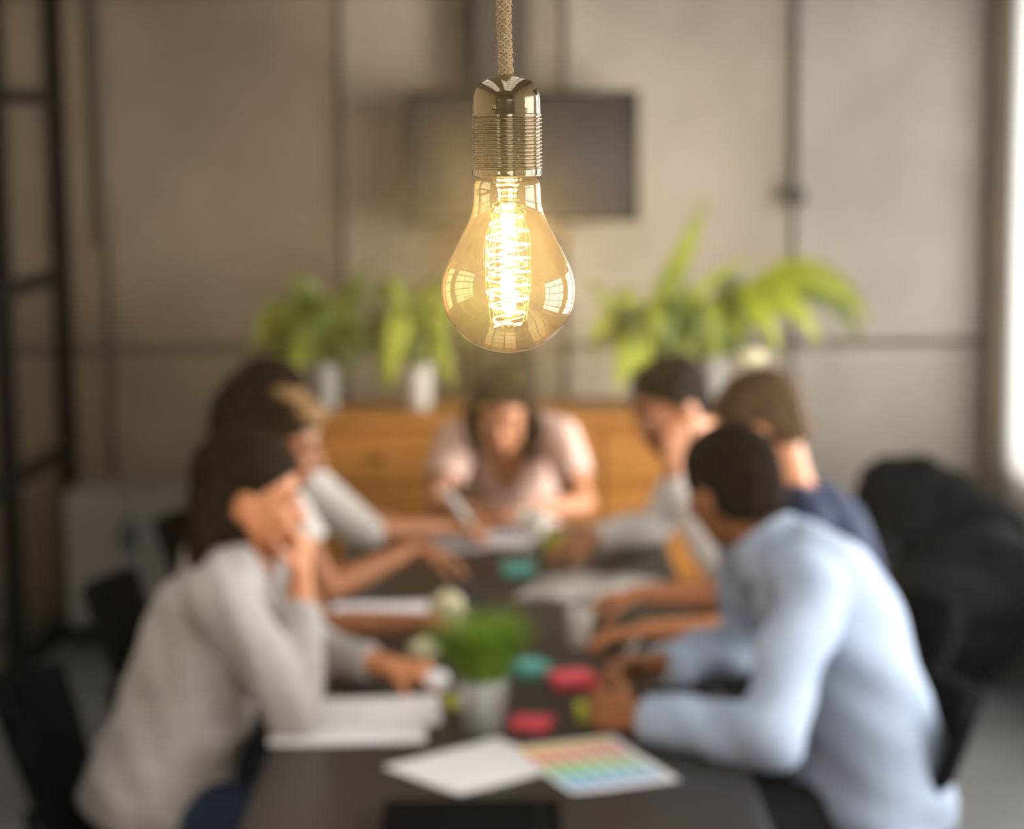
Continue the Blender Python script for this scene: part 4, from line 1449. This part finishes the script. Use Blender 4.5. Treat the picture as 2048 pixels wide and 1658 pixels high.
# socket
chrome = M('bronze_chrome', (0.37, 0.30, 0.22), .11, 1.0, (0.33, 0.265, 0.19), 30, .02, 200)
b = MB()
b.lathe([(r * S0, bz(y)) for y, r in ((146, 12), (147.5, 17), (149, 24), (151, 33), (155, 43), (160, 51), (167, 57.5), (176, 62.5), (186, 65.5), (197, 66.8), (223, 67.2), (224.5, 67.6), (225, 69), (229, 69.2), (230, 67), (231, 64))],
        (BX, BY, 0), 72)
socket = b.build('socket', chrome, lamp, True, None, 40)
b = MB()
pr2 = []
y = 230.0
while y < 334:
    for dy, r in ((0, 66.2), (1.9, 66.2), (2.8, 68.5), (3.6, 70.2), (4.6, 70.6), (5.6, 70.2), (6.4, 68.5), (7.2, 66.2)):
        pr2.append((r, y + dy))
    y += 7.45
pr2 = [(60, 230)] + pr2 + [(60, y)]
b.lathe([(r * S0, bz(q)) for r, q in pr2], (BX, BY, 0), 72)
b.build('threaded_sleeve', chrome, socket, True, None, 70)
b = MB()
b.lathe([(r * S0, bz(q)) for q, r in ((333, 62), (334, 67.5), (336, 68), (346, 68), (348, 67), (349, 58), (340, 50))], (BX, BY, 0), 72)
b.build('collar_ring', chrome, socket, True, None, 40)
for i in range(26):                      # knurled edge of the collar ring
    a = 2 * PI * i / 26
    b = MB(); b.box(bp(a, 68.1, 341), (1.6 * S0, 6 * S0, 9 * S0), Matrix.Rotation(a, 3, 'Z')); b.build('knurl', chrome, socket, False)
for (sx_, yy) in ((.31, 275), (.29, 308), (-.93, 270), (-.92, 309), (-.9, 228)):
    a = -PI / 2 + math.asin(sx_)
    b = MB(); b.ell(bp(a, 69.5, yy), (3.4 * S0,) * 3, None, 12, 8); b.build('rivet', chrome, socket)
a = -PI / 2 + math.asin(.90)
b = MB(); b.ell(bp(a, 65.5, 181), (5 * S0, 2 * S0, 7.5 * S0), Matrix.Rotation(a + PI / 2, 3, 'Z'), 14, 8); b.build('screw_hole', M('black_hole', (.004, .003, .003), .8), socket)
b = MB(); b.ell(bp(-PI / 2 + math.asin(-.36), 64.2, 212), (8 * S0, 5 * S0, 6 * S0), None, 14, 8); b.build('pressed_dimple', chrome, socket)

# braided jute cord: 7 + 7 strands crossing over a core
jute = M('jute', (0.90, 0.65, 0.40), .9, 0, (0.72, 0.50, 0.28), 900, .6, 3000, .2)
jute_core = M('jute_core', (0.22, 0.14, 0.07), .95)
ztop, zbot = bz(-190), bz(152)


def sway(z):
    q = (z - zbot) / (ztop - zbot)
    return V((-3.5 * S0 * math.sin(min(q, 1.6) * 4.2), 0, 0))


cord = MB()
cz = [zbot + (ZC - zbot) * (k / 160) ** 1.6 for k in range(161)]
cord.tube([V((BX, BY, z)) + sway(z) for z in cz], 12 * S0, 16)
cord_o = cord.build('cord', jute_core, lamp)
NS, pitch_ = 7, 66 * S0
steps = int((ztop - zbot) / pitch_ * 56)
for dirn in (1, -1):
    for i in range(NS):
        for half_ in (-1, 1):
            b = MB()
            pts = []
            for k in range(steps + 1):
                z = zbot + (ztop - zbot) * k / steps
                a = dirn * 2 * PI * (z - zbot) / pitch_ + 2 * PI * (i + half_ * .14) / NS
                over = math.sin(NS * 2 * PI * (z - zbot) / pitch_ + (0 if dirn > 0 else PI) + PI * i)
                r_ = (12.6 + 1.5 * over) * S0
                pts.append(V((BX + r_ * math.cos(a), BY + r_ * math.sin(a), z)) + sway(z))
            b.tube(pts, 1.75 * S0, 6)
            b.build('jute_strand', jute, cord_o)
# plain upper length of the same cord
b = MB()
b.tube([V((BX, BY, z)) + sway(z) for z in np.linspace(ztop - .002, ZC - .02, 40)], 14.5 * S0, 16)
b.build('upper_cord', jute, lamp)
b = MB()
for i in range(70):                      # loose fibres
    z = random.uniform(zbot, bz(0))
    a = random.uniform(0, 2 * PI)
    p = V((BX + 14 * S0 * math.cos(a), BY + 14 * S0 * math.sin(a), z)) + sway(z)
    d = V((math.cos(a + random.uniform(-1, 1)), math.sin(a), random.uniform(-1, 1.2))).normalized()
    L = random.uniform(4, 11) * S0
    b.tube([p, p + d * L * .5 + V((0, 0, L * .12)), p + d * L], [.28 * S0, .25 * S0, .12 * S0], 4)
b.tube([bp(PI, 17, 147), bp(PI, 22, 143), bp(PI, 19, 134)], .4 * S0, 4)
b.build('loose_fibre', jute, lamp, True, 'stuff')
b = MB(); b.lathe([(.006, ZC - .045), (.02, ZC - .04), (.045, ZC - .02), (.05, ZC - .001)], (BX, BY, 0), 32); b.build('ceiling_rose', chrome, lamp)
